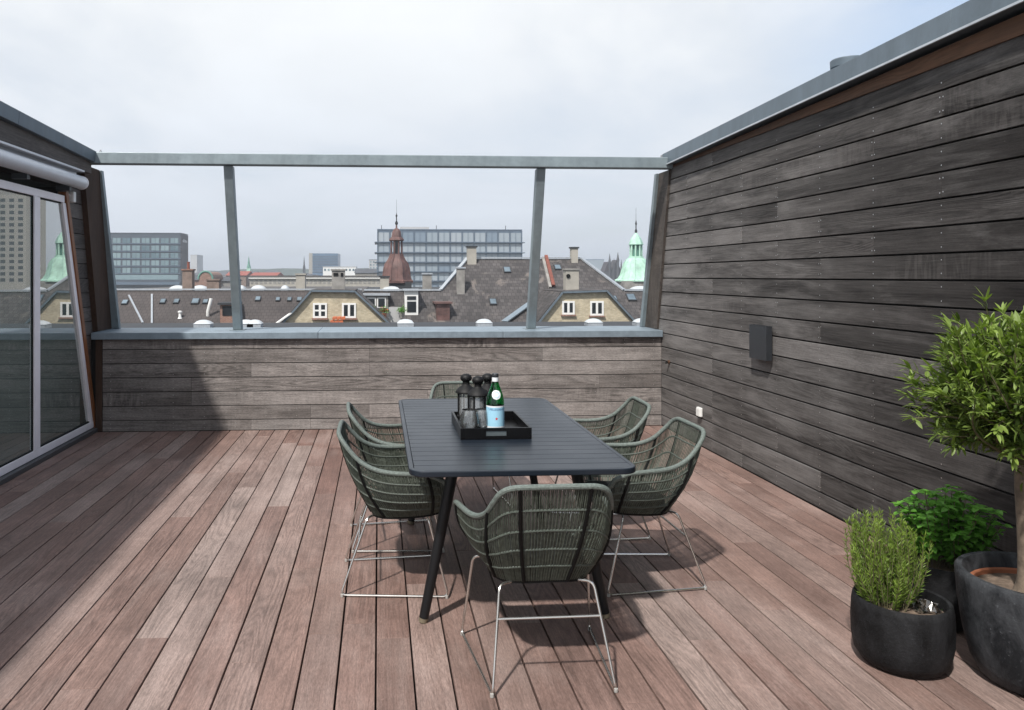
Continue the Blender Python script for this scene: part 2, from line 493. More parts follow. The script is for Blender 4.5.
def facade_glass(name, lo, hi):
    t = NT(name)
    oi = t.n('ShaderNodeObjectInfo')
    v = t.noise(t.coords((.5, .5, .9)), 1.0, 3, 0.6)
    t.set('Base Color', t.ramp(t.math('ADD', t.math('MULTIPLY', oi.outputs['Random'], .7), t.math('MULTIPLY', v, .4)), [(0.15, lo), (0.9, hi)]))
    t.set('Roughness', 0.12)
    return t.mat


M['hotel_pane'] = facade_glass('pale_teal_glass', (0.055, 0.105, 0.13), (0.21, 0.29, 0.31))
M['office_steel'] = plain('blue_steel_facade', (0.10, 0.14, 0.19), 0.4, 0.2, 0.1, 0.1)
t = NT('office_pane')
t.set('Base Color', t.ramp(t.rnd(), [(0.0, (0.15, 0.20, 0.26)), (0.3, (0.24, 0.29, 0.33)), (1.0, (0.33, 0.37, 0.40))])); t.set('Roughness', 0.15)
M['office_pane'] = t.mat
M['blue_block'] = plain('blue_curtain_wall', (0.09, 0.16, 0.25), 0.3, 0, 0.15, 0.05)
M['pale_block'] = plain('pale_concrete', (0.42, 0.42, 0.42), 0.8, 0, 0.1, 0.1)
M['far_dark'] = plain('far_dark_roof', (0.065, 0.07, 0.08), 0.85, 0, 0.3, 0.05)
M['tree_mass'] = plain('far_trees', (0.035, 0.055, 0.035), 0.9, 0, 0.5, 0.03)
M['ground'] = plain('city_ground', (0.07, 0.075, 0.065), 0.9, 0, 0.4, 0.02)
M['flower_red'] = plain('red_flower', (0.5, 0.07, 0.03), 0.7)
M['room'] = plain('dim_room_paint', (0.72, 0.76, 0.73), 0.8)
M['curtain'] = plain('pale_curtain', (0.35, 0.38, 0.36), 0.9, 0, 0.1, 3)
M['leather'] = plain('black_leather', (0.010, 0.010, 0.011), 0.4)

# -------------------------------------------------------- deck (the ground)
DX0, PITCH = 0.1367, 0.1497
b = MB()
k0 = math.ceil((-3.05 - DX0) / PITCH)
k1 = math.floor((2.99 - DX0) / PITCH)
prev = []
for k in range(k0, k1 + 1):
    x0 = DX0 + k * PITCH + 0.0037
    x1 = min(x0 + PITCH - 0.0074, 2.964)
    if x1 - x0 < 0.02: continue
    y = -1.8 - rnd.random() * 1.6
    while y < 8.03:
        L = rnd.choice((1.5, 1.95, 2.4, 2.7, 3.3, 3.9)) + rnd.uniform(-0.08, 0.08)
        y1 = min(y + L, 8.033)
        if y1 > 8.033 - 0.25: y1 = 8.033
        z = rnd.uniform(-0.0012, 0.0)
        b.box(x0 + rnd.uniform(-0.0006, 0.0006), x1 + rnd.uniform(-0.0006, 0.0006), y, y1 - 0.0022, -0.027, z, 0, rnd.random() ** 0.9)
        y = y1
deck = b.build('deck', M['deck'], bevel=0.0022)
tag(deck, 'terrace deck of reddish grey hardwood planks', kind='structure')
b = MB(); b.box(-6.4, 3.4, -4.0, 8.9, -0.30, -0.045)
tag(b.build('deck_base', M['void']), 'dark base under the deck planks', kind='structure')

# -------------------------------------------------------- right timber wall
XR, LEAN = 2.971, 0.268
SEAM0, BP = 0.110, 0.1437


def wall_end(z):
    return 8.30 - max(0.0, z - 1.02) * LEAN


rw = thing('timber_wall', 'tall dark wall of weathered horizontal boards under a sloping zinc coping', 'wall', (XR, 4, 0))
b = MB()
studs = [3.954 + 0.57 * k for k in range(-9, 8)]
for k in range(-1, 18):
    zt, zb = SEAM0 + (k + 1) * BP - 0.0052, SEAM0 + k * BP + 0.0052
    if k == -1: zb = 0.004
    if k == 17: zt = 2.72
    cuts = sorted(rnd.sample(range(1, len(studs) - 1), rnd.choice((2, 3, 3, 4))))
    cuts = [c for i, c in enumerate(cuts) if i == 0 or c - cuts[i - 1] > 1]
    ys = [-1.3] + [studs[c] for c in cuts] + [wall_end((zt + zb) / 2)]
    low = max(0.0, 1 - zb / 1.5)
    for y0, y1 in zip(ys, ys[1:]):
        if y1 - y0 < 0.1: continue
        ym = (y0 + y1) / 2
        r = min(1, max(0, rnd.gauss(0.27 + 0.06 * max(0, ym - 3.2) + 0.12 * low * (ym > 4), 0.23)))
        dx = rnd.uniform(-0.0015, 0.0015)
        e0, e1 = y0 + 0.001, y1 - 0.001
        s1 = LEAN * (zt - zb) / 2 if (y1 == ys[-1] and zb > 1.0) else 0
        b.hexa([(XR + dx - 4, e0 - 4, zb), (XR + 0.021 - 4, e0 - 4, zb), (XR + 0.021 - 4, e1 - 4 + s1, zb), (XR + dx - 4 + 0, e1 - 4 + s1, zb),
                (XR + dx - 4, e0 - 4, zt), (XR + 0.021 - 4, e0 - 4, zt), (XR + 0.021 - 4, e1 - 4 - s1, zt), (XR + dx - 4, e1 - 4 - s1, zt)] if False else
               [(dx, e0 - 4, zb), (0.021, e0 - 4, zb), (0.021, e1 - 4 + s1, zb), (dx, e1 - 4 + s1, zb),
                (dx, e0 - 4, zt), (0.021, e0 - 4, zt), (0.021, e1 - 4 - s1, zt), (dx, e1 - 4 - s1, zt)], 0, r)
    for si, sy in enumerate(studs):
        if sy > ys[-1] - 0.1 or sy < 1.5: continue
        for zz in (zb + 0.03, zt - 0.03):
            for off in ((-0.012, 0.012) if si in cuts else (0.0,)):
                c = Vector((-0.0022, sy - 4 + off, zz + rnd.uniform(-.004, .004)))
                b.poly([c + Vector((0, -0.0042 * math.cos(a * math.pi / 3), 0.0042 * math.sin(a * math.pi / 3))) for a in range(6)], 1)
b.build('cladding', [M['clad'], M['screw']], rw, bevel=0.0022)
b = MB()   # carcass behind the boards
b.prism([(0.03, -5.4, -0.02), (0.03, 4.30, -0.02), (0.03, 4.30, 1.02), (0.03, wall_end(2.7) - 4, 2.70), (0.03, -5.4, 2.90)], (0.30, 0, 0))
b.build('wall_core', M['void'], rw)
cz = lambda y: 2.700 + (7.75 - y) * 0.0262     # underside of the coping, rising towards the house
b = MB()
y0, y1 = -5.4, 7.70 - 4
b.hexa([(-0.012, y0, 2.70), (0.028, y0, 2.70), (0.028, y1, 2.67), (-0.012, y1, 2.67),
        (-0.012, y0, cz(y0 + 4) - 0.055), (0.028, y0, cz(y0 + 4) - 0.055), (0.028, y1, cz(y1 + 4) - .012), (-0.012, y1, cz(y1 + 4) - .012)], 0, 0.4)
b.build('fascia_board', M['fascia'], rw)
b = MB()
for (ya, yb_) in ((-5.4, -2.55), (-2.548, -0.2), (-0.198, 1.9), (1.902, 7.86 - 4)):
    za, zb = cz(ya + 4), cz(yb_ + 4)
    b.hexa([(-0.070, ya, za), (0.42, ya, za), (0.42, yb_, zb), (-0.070, yb_, zb),
            (-0.064, ya, za + 0.125), (0.42, ya, za + 0.16), (0.42, yb_, zb + 0.16), (-0.064, yb_, zb + 0.125)], 0)
    b.hexa([(-0.084, ya, za - 0.012), (-0.070, ya, za - 0.012), (-0.070, yb_, zb - 0.012), (-0.084, yb_, zb - 0.012),
            (-0.080, ya, za + 0.004), (-0.0705, ya, za + 0.004), (-0.0705, yb_, zb + 0.004), (-0.080, yb_, zb + 0.004)], 1)
b.build('coping', [M['zinc_dark'], M['flash']], rw, bevel=0.003)

# round flue on the roof edge behind the coping
b = MB()
o = thing('roof_flue', 'round zinc flue top just showing above the dark wall coping', 'flue', (3.15, 5.06, 2.672))
b = MB(); b.lathe([(0.085, -0.3), (0.085, 0.29)], n=24); b.build('pipe', M['zinc'], o, True)
b = MB(); b.lathe([(0.10, 0.291), (0.112, 0.30), (0.114, 0.345), (0.108, 0.352), (0.098, 0.350), (0.094, 0.32), (0, 0.315)], n=28); b.build('cap', M['zinc_dark'], o, True)

# wall lamp
o = thing('wall_lamp', 'dark grey box wall lamp mounted on the weathered boards', 'lamp', (XR, 5.84, 1.06))
b = MB(); b.box(-0.016, -0.003, -0.10, 0.10, -0.09, 0.09); b.build('back_plate', M['anthracite'], o)
b = MB()
for args in ((-0.062, -0.017, -0.135, -0.131, -0.130, 0.130), (-0.062, -0.017, 0.131, 0.135, -0.130, 0.130), (-0.062, -0.058, -0.1308, 0.1308, -0.130, 0.130), (-0.021, -0.017, -0.1308, 0.1308, -0.130, 0.130), (-0.0578, -0.0212, -0.1308, 0.1308, -0.02, 0.02)):
    b.box(*args)
b.build('housing', M['anthracite'], o)
# outdoor socket and hose hook
o = thing('power_socket', 'small white outdoor power socket low on the dark timber wall', 'socket', (XR, 7.04, 0.315))
b = MB(); b.box(-0.030, -0.003, -0.042, 0.042, -0.042, 0.042); b.build('housing', M['white'], o, bevel=0.006)
b = MB(); b.box(-0.036, -0.0305, -0.034, 0.034, -0.038, 0.030); b.build('flap', M['white'], o, bevel=0.003)
o = thing('cable_outlet', 'tiny brown cable outlet in the boards beside the parapet corner', 'outlet', (XR, 7.82, 0.69))
b = MB(); b.tube([(-0.003, 0, 0), (-0.02, 0, 0)], 0.018, 10); b.build('collar', M['fascia'], o, True)
b = MB(); b.tube([(-0.015, 0, 0), (-0.045, 0.005, -0.012)], 0.009, 8); b.build('cable_stub', M['strap'], o, True)

# ---------------------------------------------------------------- parapet
pw = thing('parapet_wall', 'low parapet of grey weathered boards with a broad zinc sill', 'wall', (0, 8.04, 0))
b = MB()
for k in range(-1, 6):
    zt, zb = SEAM0 + (k + 1) * BP - 0.004, SEAM0 + k * BP + 0.004
    if k == -1: zb = 0.004
    if k == 5: zt = 0.929
    xs = [-2.78] + sorted(rnd.sample([-1.9, -1.3, -0.7, -0.1, 0.5, 1.1, 1.7, 2.3], 2)) + [2.966]
    for x0, x1 in zip(xs, xs[1:]):
        b.box(x0 + .001, x1 - .001, rnd.uniform(-.0015, .0015), 0.021, zb, zt, 0, min(1, max(0, rnd.gauss(0.55, 0.28))))
    for i in range(19):
        sx = -2.70 + i * 0.31
        for zz in (zb + .03, zt - .03):
            c = Vector((sx, -0.0022, zz))
            b.poly([c + Vector((0.0038 * math.cos(a * math.pi / 3), 0, 0.0038 * math.sin(a * math.pi / 3))) for a in range(6)], 1)
b.build('cladding', [M['clad_back'], M['screw']], pw)
b = MB(); b.box(-2.90, 2.965, 0.03, 0.55, -0.04, 0.934); b.build('wall_core', M['void'], pw)
b = MB(); b.box(-2.845, -2.784, -0.01, 0.028, 0.004, 0.932); b.build('corner_board', M['post_dark'], pw)
b = MB()
xs = [-2.88, -0.62, 1.28, 2.966]
for x0, x1 in zip(xs, xs[1:]):
    b.hexa([(x0 + .0012, -0.045, 0.932), (x1 - .0012, -0.045, 0.932), (x1 - .0012, 0.60, 0.940), (x0 + .0012, 0.60, 0.940),
            (x0 + .0012, -0.045, 1.000), (x1 - .0012, -0.045, 1.000), (x1 - .0012, 0.60, 1.008), (x0 + .0012, 0.60, 1.008)])
b.build('sill', M['zinc'], pw, bevel=0.004)

# --------------------------------------------------- steel frame on parapet
fr = thing('steel_frame', 'open galvanised steel windbreak frame standing on the parapet sill', 'frame', (0, 8.3, 1.005))
for px_ in (-1.478, 1.628):
    b = MB()
    b.hexa([(px_ - .045, -0.05, 0.004), (px_ + .045, -0.05, 0.004), (px_ + .045, 0.05, 0.004), (px_ - .045, 0.05, 0.004),
            (px_ - .045, -0.55, 1.645), (px_ + .045, -0.55, 1.645), (px_ + .045, -0.45, 1.645), (px_ - .045, -0.45, 1.645)])
    p = b.build('post', M['galv'], fr, bevel=0.006)
    b = MB(); b.box(px_ - .075, px_ + .075, -0.08, 0.08, -0.010, 0.003); b.build('base_plate', M['galv'], p)
b = MB(); b.box(-2.94, 2.964, -0.60, -0.47, 1.652, 1.762); b.build('top_rail', M['galv'], fr, bevel=0.006)
for sx in (-1, 1):
    xi = (-2.85 if sx < 0 else 2.945)
    xo = (-2.95 if sx < 0 else 2.968)
    f0, r0, f1, r1 = (-0.19, 0.22, -0.57, -0.15) if sx < 0 else (-0.17, 0.19, -0.53, -0.25)
    a, c = min(xi, xo), max(xi, xo)
    b = MB()
    b.hexa([(a, f0, 0.004), (c, f0, 0.004), (c, r0, 0.004), (a, r0, 0.004), (a, f1, 1.645), (c, f1, 1.645), (c, r1, 1.645), (a, r1, 1.645)])
    p = b.build('end_post', M['post_dark' if sx < 0 else 'post_wood'], fr)
    xi2 = -2.775 if sx < 0 else 2.905
    a, c = min(xi2, xo), max(xi2, xo)
    a1, c1 = (a, c - .055) if sx < 0 else (a + .012, c)
    b = MB()
    b.hexa([(a, r0 + .004, 0.004), (c, r0 + .004, 0.004), (c, r0 + .07, 0.004), (a, r0 + .07, 0.004), (a1, r1 + .004, 1.645), (c1, r1 + .004, 1.645), (c1, r1 + .07, 1.645), (a1, r1 + .07, 1.645)])
    b.build('steel_edge', M['galv'], p, bevel=0.004)
for sx in (-2.70, 2.86):
    b = MB(); b.lathe([(0.016, 0), (0.016, 0.012), (0.009, 0.014), (0.009, 0.028), (0, 0.03)], (sx, -0.545, 1.762), 6); b.build('bolt', M['screw'], fr)

# ------------------------------------------------------- house wall (left)
XL = -2.87
hw = thing('house_wall', 'house wall with tall sliding glass doors, leaning edge and zinc coping', 'house', (XL, 6, 0))
DL = 0.321    # lean of the door's far edge (metres of depth per metre of height)
dE = lambda z: 8.056 + 0.012 - z * DL - 6      # far edge of the door frame, local y
b = MB()
for k in range(-1, 18):
    zt, zb = SEAM0 + (k + 1) * BP - 0.004, SEAM0 + k * BP + 0.004
    if k == -1: zb = 0.004
    y0 = dE((zt + zb) / 2) + 0.02 if zb < 2.30 else -7.3
    y1 = 2.3 - max(0, zb - 0.95) * 0.27
    b.box(-0.055, -0.033, y0, y1, zb, zt, 0, rnd.random())
b.build('cladding', M['clad_left'], hw)
b = MB()
b.prism([(-0.06, -7.3, 2.38), (-0.06, 1.29, 2.38), (-0.06, dE(0) + 0.06, 0.0), (-0.06, 2.5, 0.0), (-0.06, 2.4, 1.0), (-0.06, 1.75, 2.75), (-0.06, -7.3, 2.80)], (-0.3, 0, 0))
b.build('wall_core', M['void'], hw)
b = MB()
b.hexa([(-0.03, -7.3, 2.56), (0.095, -7.3, 2.56), (0.095, 1.72, 2.56), (-0.03, 1.72, 2.56), (-0.03, -7.3, 2.82), (0.095, -7.3, 2.82), (0.095, 1.72, 2.69), (-0.03, 1.72, 2.69)], 0, .6)
b.build('fascia_board', M['clad_left'], hw)
czl = lambda y: 2.667 + (1.75 - y) * 0.0325
b = MB()
for ya, yb_ in ((-7.3, -3.0), (-2.997, 0.1), (0.103, 1.86)):
    b.hexa([(-0.45, ya, czl(ya)), (0.135, ya, czl(ya)), (0.135, yb_, czl(yb_)), (-0.45, yb_, czl(yb_)),
            (-0.45, ya, czl(ya) + .15), (0.145, ya, czl(ya) + .105), (0.145, yb_, czl(yb_) + .105), (-0.45, yb_, czl(yb_) + .15)])
b.build('coping', M['zinc_dark'], hw, bevel=0.003)
# door: frame, mullion, panes
door = MB()
ZB, ZT, FW = 0.045, 2.305, 0.065
door.box(-0.05, 0.0, -2.6, dE(ZB) - 0.004, ZB, ZB + FW)
door.box(-0.05, 0.0, -2.6, dE(ZT) - 0.004, ZT - FW, ZT)
door.hexa([(-0.05, dE(ZB + FW) - .07, ZB + FW + .001), (0, dE(ZB + FW) - .07, ZB + FW + .001), (0, dE(ZB + FW), ZB + FW + .001), (-0.05, dE(ZB + FW), ZB + FW + .001),
           (-0.05, dE(ZT - FW) - .07, ZT - FW - .001), (0, dE(ZT - FW) - .07, ZT - FW - .001), (0, dE(ZT - FW), ZT - FW - .001), (-0.05, dE(ZT - FW), ZT - FW - .001)])
door.box(-0.048, 0.004, 0.69, 0.752, ZB + FW + .001, ZT - FW - .001)
door.box(-0.048, 0.0, 0.755, 0.81, ZB + FW + .001, ZT - FW - .001)
door.box(-0.05, 0.0, -2.6, -2.53, ZB + FW + .001, ZT - FW - .001)
d = door.build('sliding_door', M['upvc'], hw, bevel=0.004)
b = MB()
b.prism([(-0.028, 0.811, ZB + FW), (-0.028, dE(ZB + FW) - .071, ZB + FW), (-0.028, dE(ZT - FW) - .071, ZT - FW), (-0.028, 0.811, ZT - FW)], (0.006, 0, 0))
b.build('pane', M['pane'], d)
b = MB(); b.box(-0.022, -0.016, -2.529, 0.689, ZB + FW, ZT - FW); b.build('pane', M['pane'], d)
b = MB()   # black gaskets round the glass
for y0, y1 in ((-2.529, 0.689), ):
    b.box(-0.030, -0.008, y0, y1, ZB + FW, ZB + FW + .012); b.box(-0.030, -0.008, y0, y1, ZT - FW - .012, ZT - FW); b.box(-0.030, -0.008, y1 - .012, y1, ZB + FW + .0125, ZT - FW - .0125)
b.box(-0.035, -0.010, 0.811, dE(ZB + FW) - .075, ZB + FW, ZB + FW + .012); b.box(-0.035, -0.010, 0.811, dE(ZT) - .06, ZT - FW - .012, ZT - FW)
b.build('gasket', M['strap'], d)
b = MB()
b.hexa([(-0.06, dE(0) + .003, 0.0), (0.012, dE(0) + .003, 0.0), (0.012, dE(0) + .062, 0.0), (-0.06, dE(0) + .062, 0.0),
        (-0.06, dE(2.34) + .003, 2.34), (0.012, dE(2.34) + .003, 2.34), (0.012, dE(2.34) + .062, 2.34), (-0.06, dE(2.34) + .062, 2.34)], 0, .5)
b.build('door_trim', M['trim_wood'], hw)
b = MB(); b.box(-0.20, 0.045, -4.0, dE(0) - .01, 0.002, 0.040); b.build('threshold', M['darkseal'], hw, bevel=0.003)

# awning cassette on the house wall
aw = thing('rolled_awning', 'rolled up silver awning tube fixed above the glass doors', 'awning', (XL, 6, 2.44))
b = MB(); b.tube([(0.095, -5.0, 0), (0.095, 1.46, 0)], 0.060, 20); b.build('roller', M['alu'], aw, True)
b = MB(); b.box(-0.028, 0.05, -5.0, 1.47, 0.075, 0.115); b.box(0.0505, 0.125, -5.0, 1.47, 0.098, 0.116); b.build('back_profile', M['alu'], aw, bevel=0.003)
b = MB(); b.tube([(0.095, 1.4602, 0), (0.095, 1.478, 0)], 0.064, 20); b.build('end_cap', M['upvc'], aw, True)
for y in (-1.2, 0.35, 1.2):
    b = MB(); b.box(-0.03, 0.09, y, y + .05, -0.10, -0.055); b.build('bracket', M['anthracite'], aw)
o = thing('door_sensor', 'small white sensor box on the house boards under the awning end', 'sensor', (XL - 0.03, 7.50, 2.31))
b = MB(); b.box(0.0, 0.055, -0.03, 0.03, -0.05, 0.05); b.build('housing', M['white'], o, bevel=0.008)
b = MB(); b.tube([(0.02, -0.03, 0.01), (0.02, -0.07, 0.02), (0.02, -0.10, 0.05)], 0.007, 8); b.build('cable', M['white'], o, True)

# dim room behind the glass
for nm, args in (('room_floor', (-7.0, -2.94, 1.5, 7.7, -0.04, 0.0)), ('room_ceiling', (-7.0, -2.94, 1.5, 7.7, 2.40, 2.46)), ('room_wall', (-7.0, -6.9, 1.5, 7.7, 0.002, 2.398)),
                 ('room_end_wall', (-6.898, -3.24, 7.6, 7.698, 0.002, 2.398))):
    b = MB(); b.box(*args); tag(b.build(nm, M['room']), kind='structure')
o = thing('lounge_chair', 'black rounded lounge chair inside the room behind the glass', 'chair', (-3.42, 6.75, 0))
b = MB(); b.lathe([(0.0, 0.24), (0.20, 0.26), (0.34, 0.36), (0.40, 0.52), (0.41, 0.68), (0.37, 0.66), (0.33, 0.50), (0.2, 0.42), (0.0, 0.41)], n=28); b.build('seat_shell', M['leather'], o, True)
b = MB(); b.tube([(0, 0, 0.03), (0, 0, 0.24)], 0.03, 10); b.build('pedestal', M['chrome'], o, True)
b = MB(); b.lathe([(0.24, 0.002), (0.24, 0.02), (0.03, 0.035), (0, 0.035)], n=24); b.build('foot', M['chrome'], o, True)
b = MB()
N = 40
i = b.add([(-3.10 + 0.03 * math.sin(q * 1.3), 6.05 + q * 0.014, z) for z in (0.03, 2.35) for q in range(N)])
for q in range(N - 1): b.face((i + q, i + q + 1, i + N + q + 1, i + N + q))
o = b.build('curtain', M['curtain'], None, True)
sm = o.modifiers.new('thick', 'SOLIDIFY'); sm.thickness = 0.004
tag(o, 'pale curtain hanging behind the sliding glass doors', 'curtain')

# ------------------------------------------------------------------- table
TX, TY0, TY1, TW, TH = 0.620, 3.262, 5.205, 0.985, 0.75
tb = thing('dining_table', 'long slate blue metal dining table with slatted top and round splayed legs', 'table', (TX, (TY0 + TY1) / 2, 0))
hx, hy, cr = TW / 2, (TY1 - TY0) / 2, 0.075


def rrect(hx, hy, cr, z, n=8):
    P = []
    for cx, cy, a0 in ((hx - cr, hy - cr, 0), (-hx + cr, hy - cr, 90), (-hx + cr, -hy + cr, 180), (hx - cr, -hy + cr, 270)):
        for q in range(n + 1):
            a = R(a0 + 90 * q / n)
            P.append(Vector((cx + cr * math.cos(a), cy + cr * math.sin(a), z)))
    return P


b = MB()
outer, inner = rrect(hx, hy, cr, 0), rrect(hx - 0.022, hy - 0.022, cr - 0.02, 0)
n = len(outer)
for zz, flip in ((TH, False), (TH - 0.026, True)):
    i = b.add([p + Vector((0, 0, zz)) for p in outer]); j = b.add([p + Vector((0, 0, zz)) for p in inner])
    for q in range(n):
        f_ = (i + q, i + (q + 1) % n, j + (q + 1) % n, j + q)
        b.face(f_ if not flip else f_[::-1])
for ring, flip in ((outer, False), (inner, True)):
    i = b.add([p + Vector((0, 0, TH - .026)) for p in ring]); j = b.add([p + Vector((0, 0, TH)) for p in ring])
    for q in range(n):
        f_ = (i + q, i + (q + 1) % n, j + (q + 1) % n, j + q)
        b.face(f_ if not flip else f_[::-1])
bm = bmesh.new()
o = b.build('frame', M['table'], tb)
bm.from_mesh(o.data); bmesh.ops.remove_doubles(bm, verts=bm.verts, dist=1e-5); bm.to_mesh(o.data); bm.free()
bv = o.modifiers.new('edge', 'BEVEL'); bv.width = .005; bv.segments = 3; bv.limit_method = 'ANGLE'; bv.angle_limit = R(50)
b = MB()
ns = 21
yy0, span = -hy + 0.0235, 2 * hy - 0.047
for k in range(ns):
    y0 = yy0 + span * k / ns + 0.0022; y1 = yy0 + span * (k + 1) / ns - 0.0022
    def half(y):
        d_ = abs(y) - (hy - cr)
        if d_ <= 0: return hx - 0.0235
        rr = cr - 0.022
        return hx - cr + math.sqrt(max(0, rr * rr - min(d_, rr) ** 2))
    ys = [y0, (y0 + y1) / 2, y1]
    if k in (0, ns - 1): ys = [y0 + (y1 - y0) * q / 8 for q in range(9)]
    for ya, yb_ in ((ys[0], ys[-1]),) if k not in (0, ns - 1) else zip(ys, ys[1:]):
        ha, hb = half(ya), half(yb_)
        b.hexa([(-ha, ya, TH - .022), (ha, ya, TH - .022), (hb, yb_, TH - .022), (-hb, yb_, TH - .022), (-ha, ya, TH - .0015), (ha, ya, TH - .0015), (hb, yb_, TH - .0015), (-hb, yb_, TH - .0015)])
b.build('slat_panel', M['table'], tb)
b = MB(); b.box(-hx + .03, hx - .03, -hy + .03, hy - .03, TH - .030, TH - .0225); b.build('under_panel', M['table_dark'], tb)
b = MB()
for y in (-hy + .28, hy - .28): b.box(-hx + .10, hx - .10, y - .03, y + .03, TH - .07, TH - .031)
for x in (-hx + .14, hx - .14): b.box(x - .02, x + .02, -hy + .312, hy - .312, TH - .065, TH - .031)
b.build('apron', M['table_dark'], tb)
for sx in (-1, 1):
    for sy in (-1, 1):
        top = Vector((sx * 0.285, sy * (hy - .28), TH - .071)); foot = Vector((sx * 0.417, sy * (hy - .27), 0.022))
        d_ = foot - top
        b = MB(); b.tube([top + d_ * q / 4 for q in range(5)], [.027, .026, .0245, .023, .0215], 14)
        lg = b.build('leg', M['table_dark'], tb, True)
        b = MB(); b.tube([foot + d_.normalized() * .001, foot + d_.normalized() * .020], [.0218, .020], 14); b.build('foot_cap', M['brass'], lg, True)

# ------------------------------------------------------------------ chairs
def spline(P, n):
    """Catmull-Rom through P, n samples evenly by length"""
    P = [Vector(p) for p in P]
    Q = []
    for i in range(len(P) - 1):
        p0 = P[i - 1] if i else P[0] * 2 - P[1]
        p1, p2 = P[i], P[i + 1]
        p3 = P[i + 2] if i + 2 < len(P) else P[-1] * 2 - P[-2]
        for q in range(12):
            t = q / 12
            Q.append(0.5 * ((2 * p1) + (p2 - p0) * t + (2 * p0 - 5 * p1 + 4 * p2 - p3) * t * t + (3 * p1 - p0 - 3 * p2 + p3) * t ** 3))
    Q.append(P[-1])
    L = [0]
    for a, c in zip(Q, Q[1:]): L.append(L[-1] + (c - a).length)
    out, k = [], 0
    for i in range(n):
        s_ = L[-1] * i / (n - 1)
        while k < len(L) - 2 and L[k + 1] < s_: k += 1
        f_ = (s_ - L[k]) / max(1e-9, L[k + 1] - L[k])
        out.append(Q[k].lerp(Q[k + 1], min(1, f_)))
    return out


def mirror(P): return [Vector((-p[0], p[1], p[2])) for p in P]


